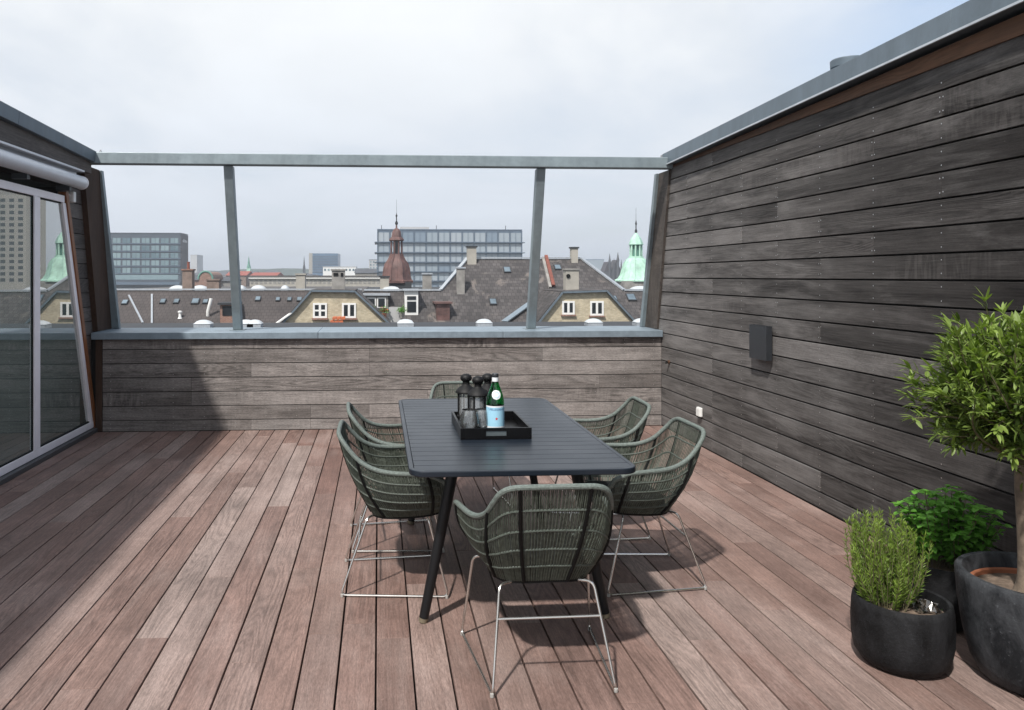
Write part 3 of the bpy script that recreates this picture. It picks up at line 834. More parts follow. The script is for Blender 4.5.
def make_chair():
    root = thing('woven_armchair', '', 'chair', group='woven armchairs around the dining table')
    rim_r = [(0, -.278, .785), (.10, -.278, .785), (.165, -.274, .781), (.203, -.258, .760), (.224, -.224, .717), (.243, -.168, .662), (.265, -.10, .629), (.288, -.02, .615), (.308, .08, .612), (.320, .17, .606), (.318, .235, .580)]
    base_r = [(0, -.112, .374), (.09, -.110, .373), (.150, -.094, .372), (.185, -.05, .372), (.200, .01, .374), (.207, .08, .378), (.212, .14, .384), (.214, .19, .392), (.212, .235, .404)]
    NS = 211
    top = spline(mirror(rim_r[::-1])[:-1] + [Vector(p) for p in rim_r], NS)
    bot = spline(mirror(base_r[::-1])[:-1] + [Vector(p) for p in base_r], NS)

    def surf(i, v):
        p = bot[i].lerp(top[i], v)
        u = abs(2 * i / (NS - 1) - 1)
        ctr = Vector((0, 0.06, p.z))
        out = (p - ctr); out.z = 0
        if out.length > 1e-4: out.normalize()
        return p + out * (0.030 * math.sin(math.pi * v) * (1.0 if u > 0.35 else 0.35 + 0.65 * u / 0.35))
    # rim tube, incl. the downward front ends and the front bar of the seat
    front = [Vector((.318, .235, .580)), Vector((.302, .262, .53)), Vector((.268, .272, .47)), Vector((.232, .270, .428)), Vector((.19, .268, .414)), Vector((.0, .268, .412))]
    fr_ = spline(front, 24)
    loop = top + fr_[1:] + mirror(fr_[::-1])[1:-1]
    b = MB(); b.tube(loop, 0.0116, 10, closed=True)
    # wrapping turns give the rim its ridges
    b.build('rim', M['rim'], root, True)
    b = MB()
    SEG = 6
    for i in range(1, NS - 1):
        w = 0.0027 + rnd.uniform(-.0005, .0004)
        dv = (top[min(i + 1, NS - 1)] - top[max(i - 1, 0)]).normalized()
        jit = rnd.uniform(-.001, .001)
        prev_ = None
        for q in range(SEG + 1):
            p = surf(i, q / SEG)
            side = (surf(min(i + 1, NS - 1), q / SEG) - surf(max(i - 1, 0), q / SEG))
            side = side.normalized() if side.length > 1e-6 else dv
            nrm = side.cross(Vector((0, 0, 1))).normalized()
            p = p + side * jit + nrm * (0.002 if i % 2 else -0.001)
            ring = b.add([p - side * w, p + nrm * .0022, p + side * w, p - nrm * .0022])
            if prev_ is not None:
                for e in range(4): b.face((prev_ + e, prev_ + (e + 1) % 4, ring + (e + 1) % 4, ring + e), 0, 0.5)
            prev_ = ring
    # front corner strands between arm tip and seat edge
    for sgn in (1, -1):
        for q in range(1, 9):
            t_ = q / 9
            a = Vector((.318, .235, .580)).lerp(Vector((.232, .270, .428)), t_) + Vector((0, .012 * math.sin(math.pi * t_), -.01 * math.sin(math.pi * t_)))
            c = Vector((.210, .235, .412)).lerp(Vector((.205, .262, .412)), t_)
            b.tube([(a.x * sgn, a.y, a.z), (c.x * sgn, c.y, c.z)], .0026, 4)
    b.build('woven_shell', M['strand'], root, True, angle=80)
    b = MB()
    for v in (0.17, 0.36, 0.56, 0.77):
        b.tube([surf(i, v) for i in range(2, NS - 2, 3)], [0.0050] * len(range(2, NS - 2, 3)), 6)
    b.build('hoop', M['hoop'], root, True)
    for i in (11, 60, 87, 123, 150, 199):
        b = MB(); b.tube([surf(i, q / 8) + Vector((surf(i, q / 8).x, surf(i, q / 8).y - .06, 0)).normalized() * .004 for q in range(9)], 0.0076, 7); b.build('upright', M['strap'], root, True)
    # woven seat: slab following the base outline
    b = MB()
    ring = bot[::3] + [Vector((.205, .262, .414)), Vector((-.205, .262, .414))]
    lo = b.add([p - Vector((0, 0, .010)) for p in ring]); hi = b.add([p + Vector((0, 0, .014)) for p in ring])
    nn = len(ring)
    ct = b.add([(0, .07, .362)]); cu = b.add([(0, .09, .404)])
    for q in range(nn):
        b.face((lo + q, ct, lo + (q + 1) % nn)); b.face((hi + q, hi + (q + 1) % nn, cu)); b.face((lo + q, lo + (q + 1) % nn, hi + (q + 1) % nn, hi + q))
    b.build('seat', M['strap'], root, True)
    b = MB()
    pr = [Vector((p.x * .93, .08 + (p.y - .08) * .93, 0)) for p in ring]
    i0 = b.add([p + Vector((0, 0, .414)) for p in pr]); i1 = b.add([Vector((p.x * 1.0, p.y, .43)) for p in pr]); i2 = b.add([Vector((p.x * .9, .08 + (p.y - .08) * .9, .444)) for p in pr]); i3 = b.add([(0, .08, .449)])
    for q in range(nn):
        e = (q + 1) % nn
        b.face((i0 + q, i0 + e, i1 + e, i1 + q)); b.face((i1 + q, i1 + e, i2 + e, i2 + q)); b.face((i2 + q, i2 + e, i3))
    b.face([i0 + q for q in range(nn)][::-1])
    b.build('cushion', M['cushion'], root, True, angle=70)
    # sled base of bent steel rod
    def bend(P, r_=0.03, n_=5):
        P = [Vector(p) for p in P]; out = [P[0]]
        for k in range(1, len(P) - 1):
            a, p, c = P[k - 1], P[k], P[k + 1]
            rr = min(r_, (a - p).length * .45, (c - p).length * .45)
            s_, e_ = p + (a - p).normalized() * rr, p + (c - p).normalized() * rr
            for q in range(n_ + 1):
                t_ = q / n_
                out.append(s_.lerp(p, t_).lerp(p.lerp(e_, t_), t_))
        out.append(P[-1])
        return out
    path_r = [(0.12, -.088, .366), (.186, -.132, .372), (.235, -.262, .0085), (.285, .262, .0085), (.248, .168, .378), (.10, .14, .374)]
    for sgn in (1, -1):
        b = MB(); b.tube(bend([(p[0] * sgn, p[1], p[2]) for p in path_r]), 0.0058, 8)
        s_ = b.build('sled', M['chrome'], root, True)
        for c in ((.236, -.255), (.284, .255)):
            b = MB(); b.lathe([(0.0075, 0.0), (0.0082, .003), (0.0078, .014), (0, .016)], (c[0] * sgn, c[1], 0.0005), 10); b.build('glider', M['glider'], s_, True)
    zc = 0.255
    t_ = (zc - .372) / (.0085 - .372)
    cx, cy = .186 + (.235 - .186) * t_, -.132 + (-.262 + .132) * t_
    b = MB(); b.tube([(-cx, cy, zc), (cx, cy, zc)], .0055, 8); b.build('crossbar', M['chrome'], root, True)
    return root


ch0 = make_chair()
for i, (x, y, a, lab) in enumerate((
        (0.652, 3.145, 1, 'green grey woven armchair at the near short end of the table, seen from behind'),
        (0.612, 5.44, 181, 'green grey woven armchair at the far short end of the table, behind the lanterns'),
        (0.075, 4.070, -90, 'woven armchair on the glass door side of the table, nearer the front leg'),
        (0.095, 4.69, -87, 'woven armchair on the glass door side of the table, the one nearer the parapet'),
        (1.372, 4.045, 91, 'woven armchair on the timber wall side of the table, nearer the plant pots'),
        (1.362, 4.80, 88, 'woven armchair on the timber wall side of the table, the one nearer the parapet'))):
    o = ch0 if i == 0 else copy_tree(ch0)
    o.location = (x, y, 0); o.rotation_euler = (0, 0, R(a)); o['label'] = lab

# --------------------------------------------------------- things on table
TZ = TH + 0.0005
tr = thing('serving_tray', 'black lacquered serving tray with cut-out handles on the table', 'tray', (0.588, 4.135, TZ), R(0))
TXH, TYH, TT, THH = .180, .247, .012, .056
b = MB(); b.box(-TXH, TXH, -TYH, TYH, 0, .008); b.build('base', M['tray'], tr)
for sx in (-1, 1):
    x0, x1 = sorted((sx * TXH, sx * (TXH - TT)))
    b = MB(); b.box(x0, x1, -TYH, TYH, .0082, THH); b.build('side_wall', M['tray'], tr, bevel=.0015)
for sy in (-1, 1):
    y0, y1 = sorted((sy * TYH, sy * (TYH - TT)))
    xi = TXH - TT - .0005
    b = MB()
    b.box(-xi, -.052, y0, y1, .0082, THH); b.box(.052, xi, y0, y1, .0082, THH); b.box(-.0518, .0518, y0, y1, .0082, .016); b.box(-.0518, .0518, y0, y1, .041, THH)
    b.build('end_wall', M['tray'], tr)
    b = MB(); b.box(-.0515, .0515, y0 + .004, y1 - .003, .0162, .0408); b.build('handle_plate', M['traymetal'], tr)
FZ = TZ + .0085


def lantern(x, y, lab):
    o = thing('lantern', lab, 'lantern', (x, y, FZ), rnd.uniform(0, 1), 'black tealight lanterns on the tray')
    b = MB(); b.lathe([(.044, 0), (.047, .004), (.047, .030), (.043, .034), (0, .034)], n=24); b.build('base', M['lantern'], o, True)
    for q in range(4):
        a = 2 * math.pi * q / 4
        b = MB(); b.box(.037, .043, -.0040, .0040, .034, .145)
        ob = b.build('bar', M['lantern'], o); ob.rotation_euler = (0, 0, a)
    b = MB(); b.lathe([(.036, .0342), (.036, .144)], n=20); ob = b.build('glass_cylinder', M['lglass'], o, True)
    b = MB(); b.lathe([(.018, .0345), (.018, .06), (0, .061)], n=14); b.build('candle', M['wax'], o, True)
    b = MB(); b.lathe([(.050, .145), (.053, .149), (.052, .154), (.048, .160), (.038, .172), (.024, .182), (.018, .190), (.018, .204)], n=24); b.build('hood', M['lantern'], o, True)
    b = MB(); b.lathe([(.018, .2045), (.025, .209), (.029, .217), (.029, .226), (.023, .236), (.012, .242), (0, .244)], n=20); b.build('cap', M['lantern'], o, True)
    o.scale = (1.12, 1.12, 1.09)
    return o


lantern(0.486, 4.34, 'black lantern at the glass door side of the tray, behind the tumblers')
lantern(0.539, 4.235, 'black lantern standing foremost of the three, right behind the two tumblers')
lantern(0.608, 4.345, 'black lantern half hidden behind the green bottle')


def tumbler(x, y, s, lab):
    o = thing('stemless_glass', lab, 'glass', (x, y, FZ), 0, 'clear stemless glasses on the tray')
    b = MB()
    b.lathe([(.0, 0), (.024, 0), (.032, .004), (.042, .020), (.0475, .043), (.0470, .062), (.042, .090), (.0365, .112), (.0355, .1125), (.0405, .090), (.0455, .062), (.046, .043), (.0405, .022), (.030, .010), (0, .009)][::1] if s == 1 else
            [(r_ * s, z * s) for r_, z in [(.0, 0), (.024, 0), (.032, .004), (.042, .020), (.0475, .043), (.0470, .062), (.042, .090), (.0365, .112), (.0355, .1125), (.0405, .090), (.0455, .062), (.046, .043), (.0405, .022), (.030, .010), (0, .009)]], n=32)
    ob = b.build('bowl', M['glass'], o, True, angle=60)
    return o


tumbler(0.466, 4.005, 1.08, 'clear stemless glass at the tray edge, furthest from the bottle')
tumbler(0.540, 4.065, 1.0, 'clear stemless glass standing close beside the green bottle')

bo = thing('water_bottle', 'green glass mineral water bottle with pale blue label on the tray', 'bottle', (0.606, 4.045, FZ), 0)
bo.scale = (1.06, 1.06, 1.08)
b = MB()
prof = [(0, .004), (.036, 0), (.0425, .004), (.044, .012), (.044, .135), (.0432, .15), (.038, .178), (.028, .206), (.0195, .228), (.0155, .245), (.0150, .262), (.0150, .270)]
inn = [(.0125, .270), (.0125, .245), (.0165, .226), (.025, .205), (.035, .177), (.0403, .15), (.041, .134), (.041, .014), (0, .010)]
b.lathe(prof + inn, n=36); b.build('body', M['green_glass'], bo, True, angle=60)
b = MB(); b.lathe([(.0160, .262), (.0165, .264), (.0165, .277), (.0145, .280), (0, .2805)], n=20); b.build('cap', M['anthracite'], bo, True)
b = MB(); b.lathe([(.0163, .2365), (.0162, .2615)], n=24); nl = b.build('neck_label', M['label_white'], bo, True)


def wrap(name, w, z0, z1, r_, mat, parent, m0=-90, n_=24):
    b = MB()
    i = b.add([(r_ * math.cos(R(m0) + w * (q / n_ - .5) / r_), r_ * math.sin(R(m0) + w * (q / n_ - .5) / r_), z) for z in (z0, z1) for q in range(n_ + 1)])
    for q in range(n_): b.face((i + q, i + q + 1, i + n_ + 2 + q, i + n_ + 1 + q))
    return b.build(name, mat, parent, True)


lb = wrap('front_label', .26, .018, .128, .0446, M['label_blue'], bo, n_=40)
wrap('label_band', .26, .018, .030, .04475, M['label_white'], lb, n_=40)
wrap('label_top_band', .26, .121, .128, .04475, M['label_white'], lb, n_=40)
# round shoulder badge following the sloping shoulder
b = MB()
def shoulder_r(z):
    pts = [(.0432, .15), (.038, .178), (.028, .206), (.0195, .228)]
    for (r0, z0), (r1, z1) in zip(pts, pts[1:]):
        if z <= z1: return r0 + (r1 - r0) * (z - z0) / (z1 - z0)
    return r1
rows = []
for k in range(-6, 7):
    z = .181 + .0225 * k / 6
    hw_ = .0225 * math.sqrt(max(0.0, 1 - (k / 6) ** 2)) + 1e-4
    r_ = shoulder_r(z) + .0008
    rows.append(b.add([(r_ * math.cos(R(-90) + hw_ * (q / 4 - 1) / r_), r_ * math.sin(R(-90) + hw_ * (q / 4 - 1) / r_), z) for q in range(9)]))
for a, c in zip(rows, rows[1:]):
    for q in range(8): b.face((a + q, a + q + 1, c + q + 1, c + q))
sb_ = b.build('shoulder_badge', M['label_white'], bo, True)
b = MB()
ring_ = []
for q in range(20):
    a = 2 * math.pi * q / 20
    z = .181 + .013 * math.sin(a); r_ = shoulder_r(z) + .0016
    ring_.append((r_ * math.cos(R(-90) + .013 * math.cos(a) / r_), r_ * math.sin(R(-90) + .013 * math.cos(a) / r_), z))
b.tube(ring_, .0011, 6, closed=True)
b.build('badge_ring', M['label_blue'], sb_)


def lettering(text, size, r_, z, mat, parent, name, m0=-90):
    cu = bpy.data.curves.new('lettering', 'FONT'); cu.body = text; cu.size = size; cu.align_x = 'CENTER'; cu.resolution_u = 2
    to = bpy.data.objects.new('lettering', cu); C.objects.link(to)
    dg = bpy.context.evaluated_depsgraph_get()
    me = bpy.data.meshes.new_from_object(to.evaluated_get(dg))
    bpy.data.objects.remove(to)
    for v in me.vertices:
        a = R(m0) + v.co.x / r_
        v.co = Vector((r_ * math.cos(a), r_ * math.sin(a), z + v.co.y))
    me.materials.clear(); me.materials.append(mat)
    ob = bpy.data.objects.new(name, me); C.objects.link(ob); ob.parent = parent
    return ob


lettering('S.PELLEGRINO', .0135, .0451, .107, M['ink'], lb, 'lettering')
b = MB()   # red star
P = []
for q in range(10):
    rr = .0085 if q % 2 == 0 else .0036
    a = R(90 + 36 * q)
    x, z = rr * math.cos(a), rr * math.sin(a)
    P.append((.0452 * math.cos(R(-90) + x / .0452), .0452 * math.sin(R(-90) + x / .0452), .068 + z))
ci = b.add([(0, -.0453, .068)]); pi = b.add(P)
for q in range(10): b.face((ci, pi + q, pi + (q + 1) % 10))
b.build('star', M['red'], lb)

# -------------------------------------------------------------- plant pots
def pot(name, lab, x, y, prof, mat, soil_z, soil_r, liner=None):
    o = thing(name, lab, 'plant pot', (x, y, 0.001))
    b = MB(); b.lathe(prof, n=48); b.build('vessel', mat, o, True, angle=50)
    b = MB(); b.lathe([(soil_r, soil_z - .02), (soil_r, soil_z), (soil_r * .6, soil_z + .012), (0, soil_z + .016)], n=32); b.build('soil', M['soil'], o, True)
    if liner:
        b = MB(); b.lathe(liner, n=40); b.build('liner_rim', M['terracotta'], o, True, angle=50)
    return o


PS = (2.118, 3.045)
p1 = pot('stoneware_pot', 'squat black stoneware pot holding the rosemary', PS[0], PS[1],
         [(0, .0), (.115, 0), (.150, .012), (.172, .045), (.182, .10), (.184, .17), (.181, .235), (.176, .262), (.170, .266), (.160, .262), (.158, .235), (.160, .12), (0, .10)], M['pot_black'], .215, .157)
PB = (2.545, 2.86)
p2 = pot('stoneware_pot', 'large grey mottled stoneware pot holding the olive tree', PB[0], PB[1],
         [(0, 0), (.155, 0), (.195, .015), (.225, .07), (.250, .17), (.266, .28), (.273, .37), (.275, .405), (.268, .414), (.250, .412), (.243, .395), (.240, .30), (0, .28)], M['pot_grey'], .340, .236,
         [(.222, .32), (.232, .330), (.232, .356), (.226, .362), (.214, .358), (.210, .330)])
PM = (2.575, 3.40)
p3 = pot('stoneware_pot', 'dark pot half hidden between the other two, holding the mint', PM[0], PM[1],
         [(0, 0), (.10, 0), (.13, .012), (.15, .06), (.165, .16), (.17, .27), (.166, .28), (.155, .275), (.152, .2), (0, .18)], M['pot_black'], .245, .15)
# crumpled clear plastic lying in the small pot
b = MB()
g = 8
i = b.add([(-.06 + .12 * u / g, -.05 + .1 * v / g, .008 + .045 * rnd.random() * (0.4 + 0.6 * math.sin(math.pi * u / g) * math.sin(math.pi * v / g))) for v in range(g + 1) for u in range(g + 1)])
for v in range(g):
    for u in range(g): b.face((i + v * (g + 1) + u, i + v * (g + 1) + u + 1, i + (v + 1) * (g + 1) + u + 1, i + (v + 1) * (g + 1) + u))
o = b.build('plastic_wrapper', M['plasticfilm'])
o.location = (PS[0] + .075, PS[1] - .03, .225)
tag(o, 'crumpled clear plastic wrapper lying in the rosemary pot', 'wrapper')


def leaf(b, base, d, up, L, W, r_, m=0, bendz=0.15):
    d = d.normalized()
    s_ = d.cross(up)
    if s_.length < 1e-4: s_ = d.cross(Vector((1, 0, 0)))
    s_.normalize(); nn = s_.cross(d)
    tip = base + d * L - nn * L * bendz
    m1 = base + d * L * .35 + nn * L * .02; m2 = base + d * L * .7 - nn * L * bendz * .4
    i = b.add([base, m1 + s_ * W * .5 + nn * W * .12, m1, m1 - s_ * W * .5 + nn * W * .12, m2 + s_ * W * .42 + nn * W * .08, m2, m2 - s_ * W * .42 + nn * W * .08, tip])
    for f_ in ((0, 2, 1), (0, 3, 2), (1, 2, 5, 4), (2, 3, 6, 5), (4, 5, 7), (5, 6, 7)): b.face([i + q for q in f_], m, r_)


def rdir(zmin=-1):
    while True:
        v = Vector((rnd.uniform(-1, 1), rnd.uniform(-1, 1), rnd.uniform(-1, 1)))
        if .05 < v.length < 1 and v.z / v.length > zmin: return v.normalized()


# olive tree
ol = thing('olive_tree', 'small standard olive tree with a round leafy crown and bare trunk', 'tree', (PB[0] - .068, PB[1] - .03, .35))
b = MB()
tk = [Vector((0, 0, -.02)), Vector((.008, 0, .03)), Vector((.012, .005, .15)), Vector((.006, .01, .30)), Vector((-.004, .012, .45)), Vector((.0, .01, .58))]
b.tube(spline(tk, 20), [.075, .058, .050] + [.046 - .0007 * q for q in range(17)], 14)
b.build('trunk', M['bark'], ol, True)
bl, bt = MB(), MB()
cc = Vector((0.01, 0.02, .755))
for k in range(430):
    dr = rdir(-.75)
    st = Vector((dr.x * .03, dr.y * .03 + .01, rnd.uniform(.50, .64)))
    reach = rnd.uniform(.24, .41) * (1.0 if rnd.random() < .85 else 1.14)
    end = cc + Vector((dr.x * reach, dr.y * reach * .92, dr.z * reach * .82))
    end.z = max(end.z, .405 + rnd.uniform(0, .07))
    if end.x > .40: end.x = .40 - rnd.uniform(0, .05)
    mid = st.lerp(end, .55) + Vector((rnd.uniform(-.06, .06), rnd.uniform(-.06, .06), rnd.uniform(-.02, .07)))
    P = spline([st, mid, end + Vector((0, 0, rnd.uniform(-.01, .05)))], 16)
    bt.tube(P, [.0055 * (1 - q / 16) + .0012 for q in range(16)], 5)
    tone = rnd.random()
    for q in range(4, 16):
        d_ = (P[min(q + 1, 15)] - P[q - 1]).normalized()
        for s_ in range(2 if q < 10 else 3):
            dd = (d_ * rnd.uniform(.5, 1.0) + rdir() * rnd.uniform(.5, .9) + Vector((0, 0, .15)))
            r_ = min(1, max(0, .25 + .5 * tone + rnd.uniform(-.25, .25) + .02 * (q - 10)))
            leaf(bl, P[q] + rdir() * .004, dd, Vector((rnd.uniform(-.5, .5), rnd.uniform(-.5, .5), 1)), rnd.uniform(.034, .074), rnd.uniform(.008, .0185), r_)
    for s_ in range(3):
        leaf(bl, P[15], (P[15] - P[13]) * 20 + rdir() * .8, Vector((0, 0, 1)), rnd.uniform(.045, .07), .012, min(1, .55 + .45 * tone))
bt.build('limbs', M['twig'], ol, True)
bl.build('crown', M['olive'], ol)
b = MB(); 
for k in range(7): leaf(b, Vector((-.045, -.02, .44 + .01 * k)), rdir(), Vector((0, 0, 1)), .04, .014, .4)
b.build('trunk_shoot', M['olive'], ol)

# rosemary
ro = thing('rosemary_plant', 'upright bushy rosemary with fine needles in the squat black pot', 'plant', (PS[0] - .055, PS[1] + .02, .225))
bl, bt = MB(), MB()
for k in range(150):
    a, rr = rnd.uniform(0, 2 * math.pi), .082 * math.sqrt(rnd.random())
    st = Vector((rr * math.cos(a), rr * math.sin(a), 0))
    h = rnd.uniform(.14, .37) * (1.08 - 1.5 * rr)
    end = st + Vector((st.x * .5 + rnd.gauss(-.008, .026), st.y * .5 + rnd.gauss(0, .026), h))
    P = spline([st, st.lerp(end, .5) + Vector((st.x * .25, st.y * .25, 0)), end], 20)
    bt.tube(P, [.0022 * (1 - q / 22) + .0006 for q in range(20)], 4)
    tone = rnd.random()
    for q in range(2, 20):
        d_ = (P[min(q + 1, 19)] - P[q - 1]).normalized()
        for s_ in range(5):
            dd = d_ * .95 + rdir() * .62
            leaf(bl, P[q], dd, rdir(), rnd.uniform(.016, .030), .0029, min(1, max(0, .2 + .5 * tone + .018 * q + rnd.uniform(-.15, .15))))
bt.build('stems', M['twig'], ro, True)
bl.build('foliage', M['rosemary'], ro)

# mint
mi = thing('mint_plant', 'bushy bright green mint behind the rosemary, close to the dark wall', 'plant', (PM[0], PM[1], .255))
bl, bt = MB(), MB()
for k in range(85):
    a, rr = rnd.uniform(0, 2 * math.pi), .10 * math.sqrt(rnd.random())
    st = Vector((rr * math.cos(a), rr * math.sin(a), 0))
    end = st + Vector((st.x * .6 + rnd.uniform(-.05, .05), st.y * 1.0 + rnd.uniform(-.05, .05), rnd.uniform(.16, .33) * (1.1 - 1.8 * rr)))
    P = spline([st, st.lerp(end, .5), end], 8)
    bt.tube(P, [.0024] * 8, 4)
    tone = rnd.random()
    for q in range(2, 8):
        a0 = rnd.uniform(0, 6.28)
        for s_ in range(4 if q < 7 else 6):
            aa = a0 + s_ * math.pi / 2 + rnd.uniform(-.3, .3)
            dd = Vector((math.cos(aa), math.sin(aa), rnd.uniform(-.15, .5)))
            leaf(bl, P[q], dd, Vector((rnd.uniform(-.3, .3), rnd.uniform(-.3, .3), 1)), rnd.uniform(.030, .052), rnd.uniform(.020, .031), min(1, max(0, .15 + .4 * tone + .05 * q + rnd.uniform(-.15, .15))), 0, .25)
bt.build('stems', M['twig'], mi, True)
bl.build('foliage', M['mint'], mi)

exec_city = True
# ===================================================================== city
GZ = -18.0
b = MB(); b.box(-2900, 2900, -60, 2950, GZ - .5, GZ); tag(b.build('ground', M['ground']), kind='structure')


def W(px, Y): return at(px, 276, Y).x
def H(py, Y, px=380): return at(px, py, Y).z


def block(name, lab, cat, px0, px1, py, Y, depth, mat, roofmat=None, z0=None):
    o = thing(name, lab, cat, (W((px0 + px1) / 2, Y), Y, GZ))
    w = (W(px1, Y) - W(px0, Y)) / 2
    h = H(py, Y) - GZ
    b = MB(); b.box(-w, w, 0, depth, 0, h - .3); b.build('wall', mat, o)
    b = MB(); b.box(-w - .15, w + .15, -.15, depth + .15, h - .299, h); b.build('roof', roofmat or M['felt'], o)
    return o, w, h


def win(o, x0, x1, z0, z1, y=-.0, pane=None, frame=None, fw=.08, bars=0, sill=None):
    """a window in a wall that faces the terrace: frame part with its pane as sub-part"""
    b = MB()
    f_ = fw
    b.box(x0, x1, y - .07, y + .02, z0, z0 + f_); b.box(x0, x1, y - .07, y + .02, z1 - f_, z1)
    b.box(x0, x0 + f_, y - .07, y + .02, z0 + f_ + .002, z1 - f_ - .002); b.box(x1 - f_, x1, y - .07, y + .02, z0 + f_ + .002, z1 - f_ - .002)
    if bars >= 1: b.box((x0 + x1) / 2 - f_ * .6, (x0 + x1) / 2 + f_ * .6, y - .075, y + .02, z0 + f_ + .002, z1 - f_ - .002)
    if bars >= 2: b.box(x0 + f_ + .002, x1 - f_ - .002, y - .065, y + .02, (z0 + z1) / 2 - f_ * .45, (z0 + z1) / 2 + f_ * .45)
    w = b.build('window', frame or M['paint_white'], o)
    b = MB(); b.box(x0 + f_ * .5, x1 - f_ * .5, y - .03, y - .01, z0 + f_ * .5, z1 - f_ * .5); b.build('pane', pane or M['cityglass'], w)
    if sill:
        b = MB(); b.box(x0 - .08, x1 + .08, y - .16, y + .02, z0 - .12, z0 - .003); b.build('sill', sill, w)
    return w


def chimney(o, x, y, z0, z1, w, d, mat, capm=None, pots=0, potm=None):
    """a chimney stack in o's own space, with a capping slab and pots"""
    b = MB(); b.box(x - w / 2, x + w / 2, y - d / 2, y + d / 2, z0, z1 - .12); c = b.build('chimney', mat, o)
    b = MB(); b.box(x - w / 2 - .08, x + w / 2 + .08, y - d / 2 - .08, y + d / 2 + .08, z1 - .119, z1); b.build('capping', capm or mat, c)
    for q in range(pots):
        xx = x + (q - (pots - 1) / 2) * .35
        b = MB(); b.lathe([(.13, 0), (.11, .5), (.13, .52), (.13, .6)], (xx, y, z1 + .001), 10); b.build('chimney_pot', potm or M['terracotta'], c, True)
    return c


def lens(o, x, y, z, w, d, h, name='skylight_dome'):
    """acrylic roof dome on a kerb"""
    b = MB(); b.box(x - w / 2, x + w / 2, y - d / 2, y + d / 2, z, z + .18)
    k_ = b.build('skylight', M['flash'], o)
    b = MB()
    g = 8
    i = b.add([(x + w * 1.06 * (u / g - .5), y + d * 1.06 * (v / g - .5), z + .185 + h * (math.sin(math.pi * u / g) * math.sin(math.pi * v / g)) ** .45) for v in range(g + 1) for u in range(g + 1)])
    for v in range(g):
        for u in range(g): b.face((i + v * (g + 1) + u, i + v * (g + 1) + u + 1, i + (v + 1) * (g + 1) + u + 1, i + (v + 1) * (g + 1) + u))
    b.build('dome', M['dome_white'], k_, True)


# ---- next roof: flat felt deck with domes
fb = thing('flat_roof_house', 'neighbouring flat roof of dark felt just beyond the parapet', 'building', (0, 14, GZ))
FZR = -1.05 - GZ
b = MB(); b.box(-24, 26, 0, 30, 0, FZR - .3); b.build('wall', M['grey_render'], fb)
b = MB(); b.box(-24.2, 26.2, -.2, 30.2, FZR - .299, FZR); b.build('roof', M['felt'], fb)
for px_, w in ((203.5, .82), (246, .85), (255, .7), (405.5, .82), (484, .78), (593.5, .78), (641, .7)):
    lens(fb, W(px_, 40.5), 26.5, FZR, w, .8, .20)

# ---- long brown roof
def slope_house(name, lab, cat, outline, Y0, Z0, Y1, Z1, mat, back, trim=None, tm=None, rear_z=None):
    """roof slope facing the terrace through (Y0,Z0) and (Y1,Z1); outline = surveyed corners on that slope"""
    o = thing(name, lab, cat, (W((outline[0][0] + outline[-1][0]) / 2, Y0), Y0, GZ))
    k_ = (Z1 - Z0) / (Y1 - Y0)
    def on(px, py):
        d = at(px, py, 1.0) - Vector((0, 0, CZ))
        t_ = (Z0 - CZ - k_ * Y0) / (d.z - k_ * d.y)
        return Vector((0, 0, CZ)) + d * t_
    P = [on(*q) - o.location for q in outline]
    b = MB(); b.prism(P, (0, 0, -.25)); b.build('roof', mat, o)
    body = [Vector((p.x, p.y + .15, p.z - .30)) for p in P]
    b = MB(); b.prism(body, (0, 0, -(min(p.z for p in body) + .0)) if False else (0, 0, -12)); b.build('wall', M['grey_render'], o)
    if back:
        x0, x1 = min(p.x for p in P), max(p.x for p in P)
        for (xa, xb, za, ya, yb_) in back(P, o): 
            b = MB(); b.box(xa, xb, ya, yb_, za - 6, za); b.build('rear_roof', M['grey_felt'], o)
    for (a, c) in (trim or []):
        pa, pc = on(*a) - o.location, on(*c) - o.location
        b = MB(); b.beam(pa + Vector((0, .0, .09)), pc + Vector((0, 0, .09)), .30, .12); b.build('ridge_trim', tm or M['flash'], o)
    return o, on


br, onb = slope_house('brown_roof_house', 'long building with a brown tiled roof, small skylights and a pale ridge line', 'building',
                      [(60, 324), (60, 290.5), (362, 290.5), (362, 324)], 58, -2.02, 62, .42, M['brown_roof'],
                      lambda P, o: [(min(p.x for p in P), max(p.x for p in P), P[1].z - .15, P[1].y + .1, P[1].y + 34)],
                      [((60, 290.5), (362, 290.5))])
br_k = Vector((0, 4.0, 2.44)).normalized()


def skylight(o, on, px, py, w, h, frame=None, pane=None):
    c = on(px, py) - o.location
    nrm = Vector((1, 0, 0)).cross(br_k)
    x, u = Vector((w / 2, 0, 0)), br_k * h / 2
    c = c + nrm * .02
    b = MB()
    P = [c - x - u, c + x - u, c + x + u, c - x + u]
    b.prism(P, nrm * .10); k_ = b.build('skylight', frame or M['felt'], o)
    b = MB(); b.prism([c + nrm * .101 + (p - c) * .8 for p in P], nrm * .02); b.build('pane', pane or M['sky_pane'], k_)


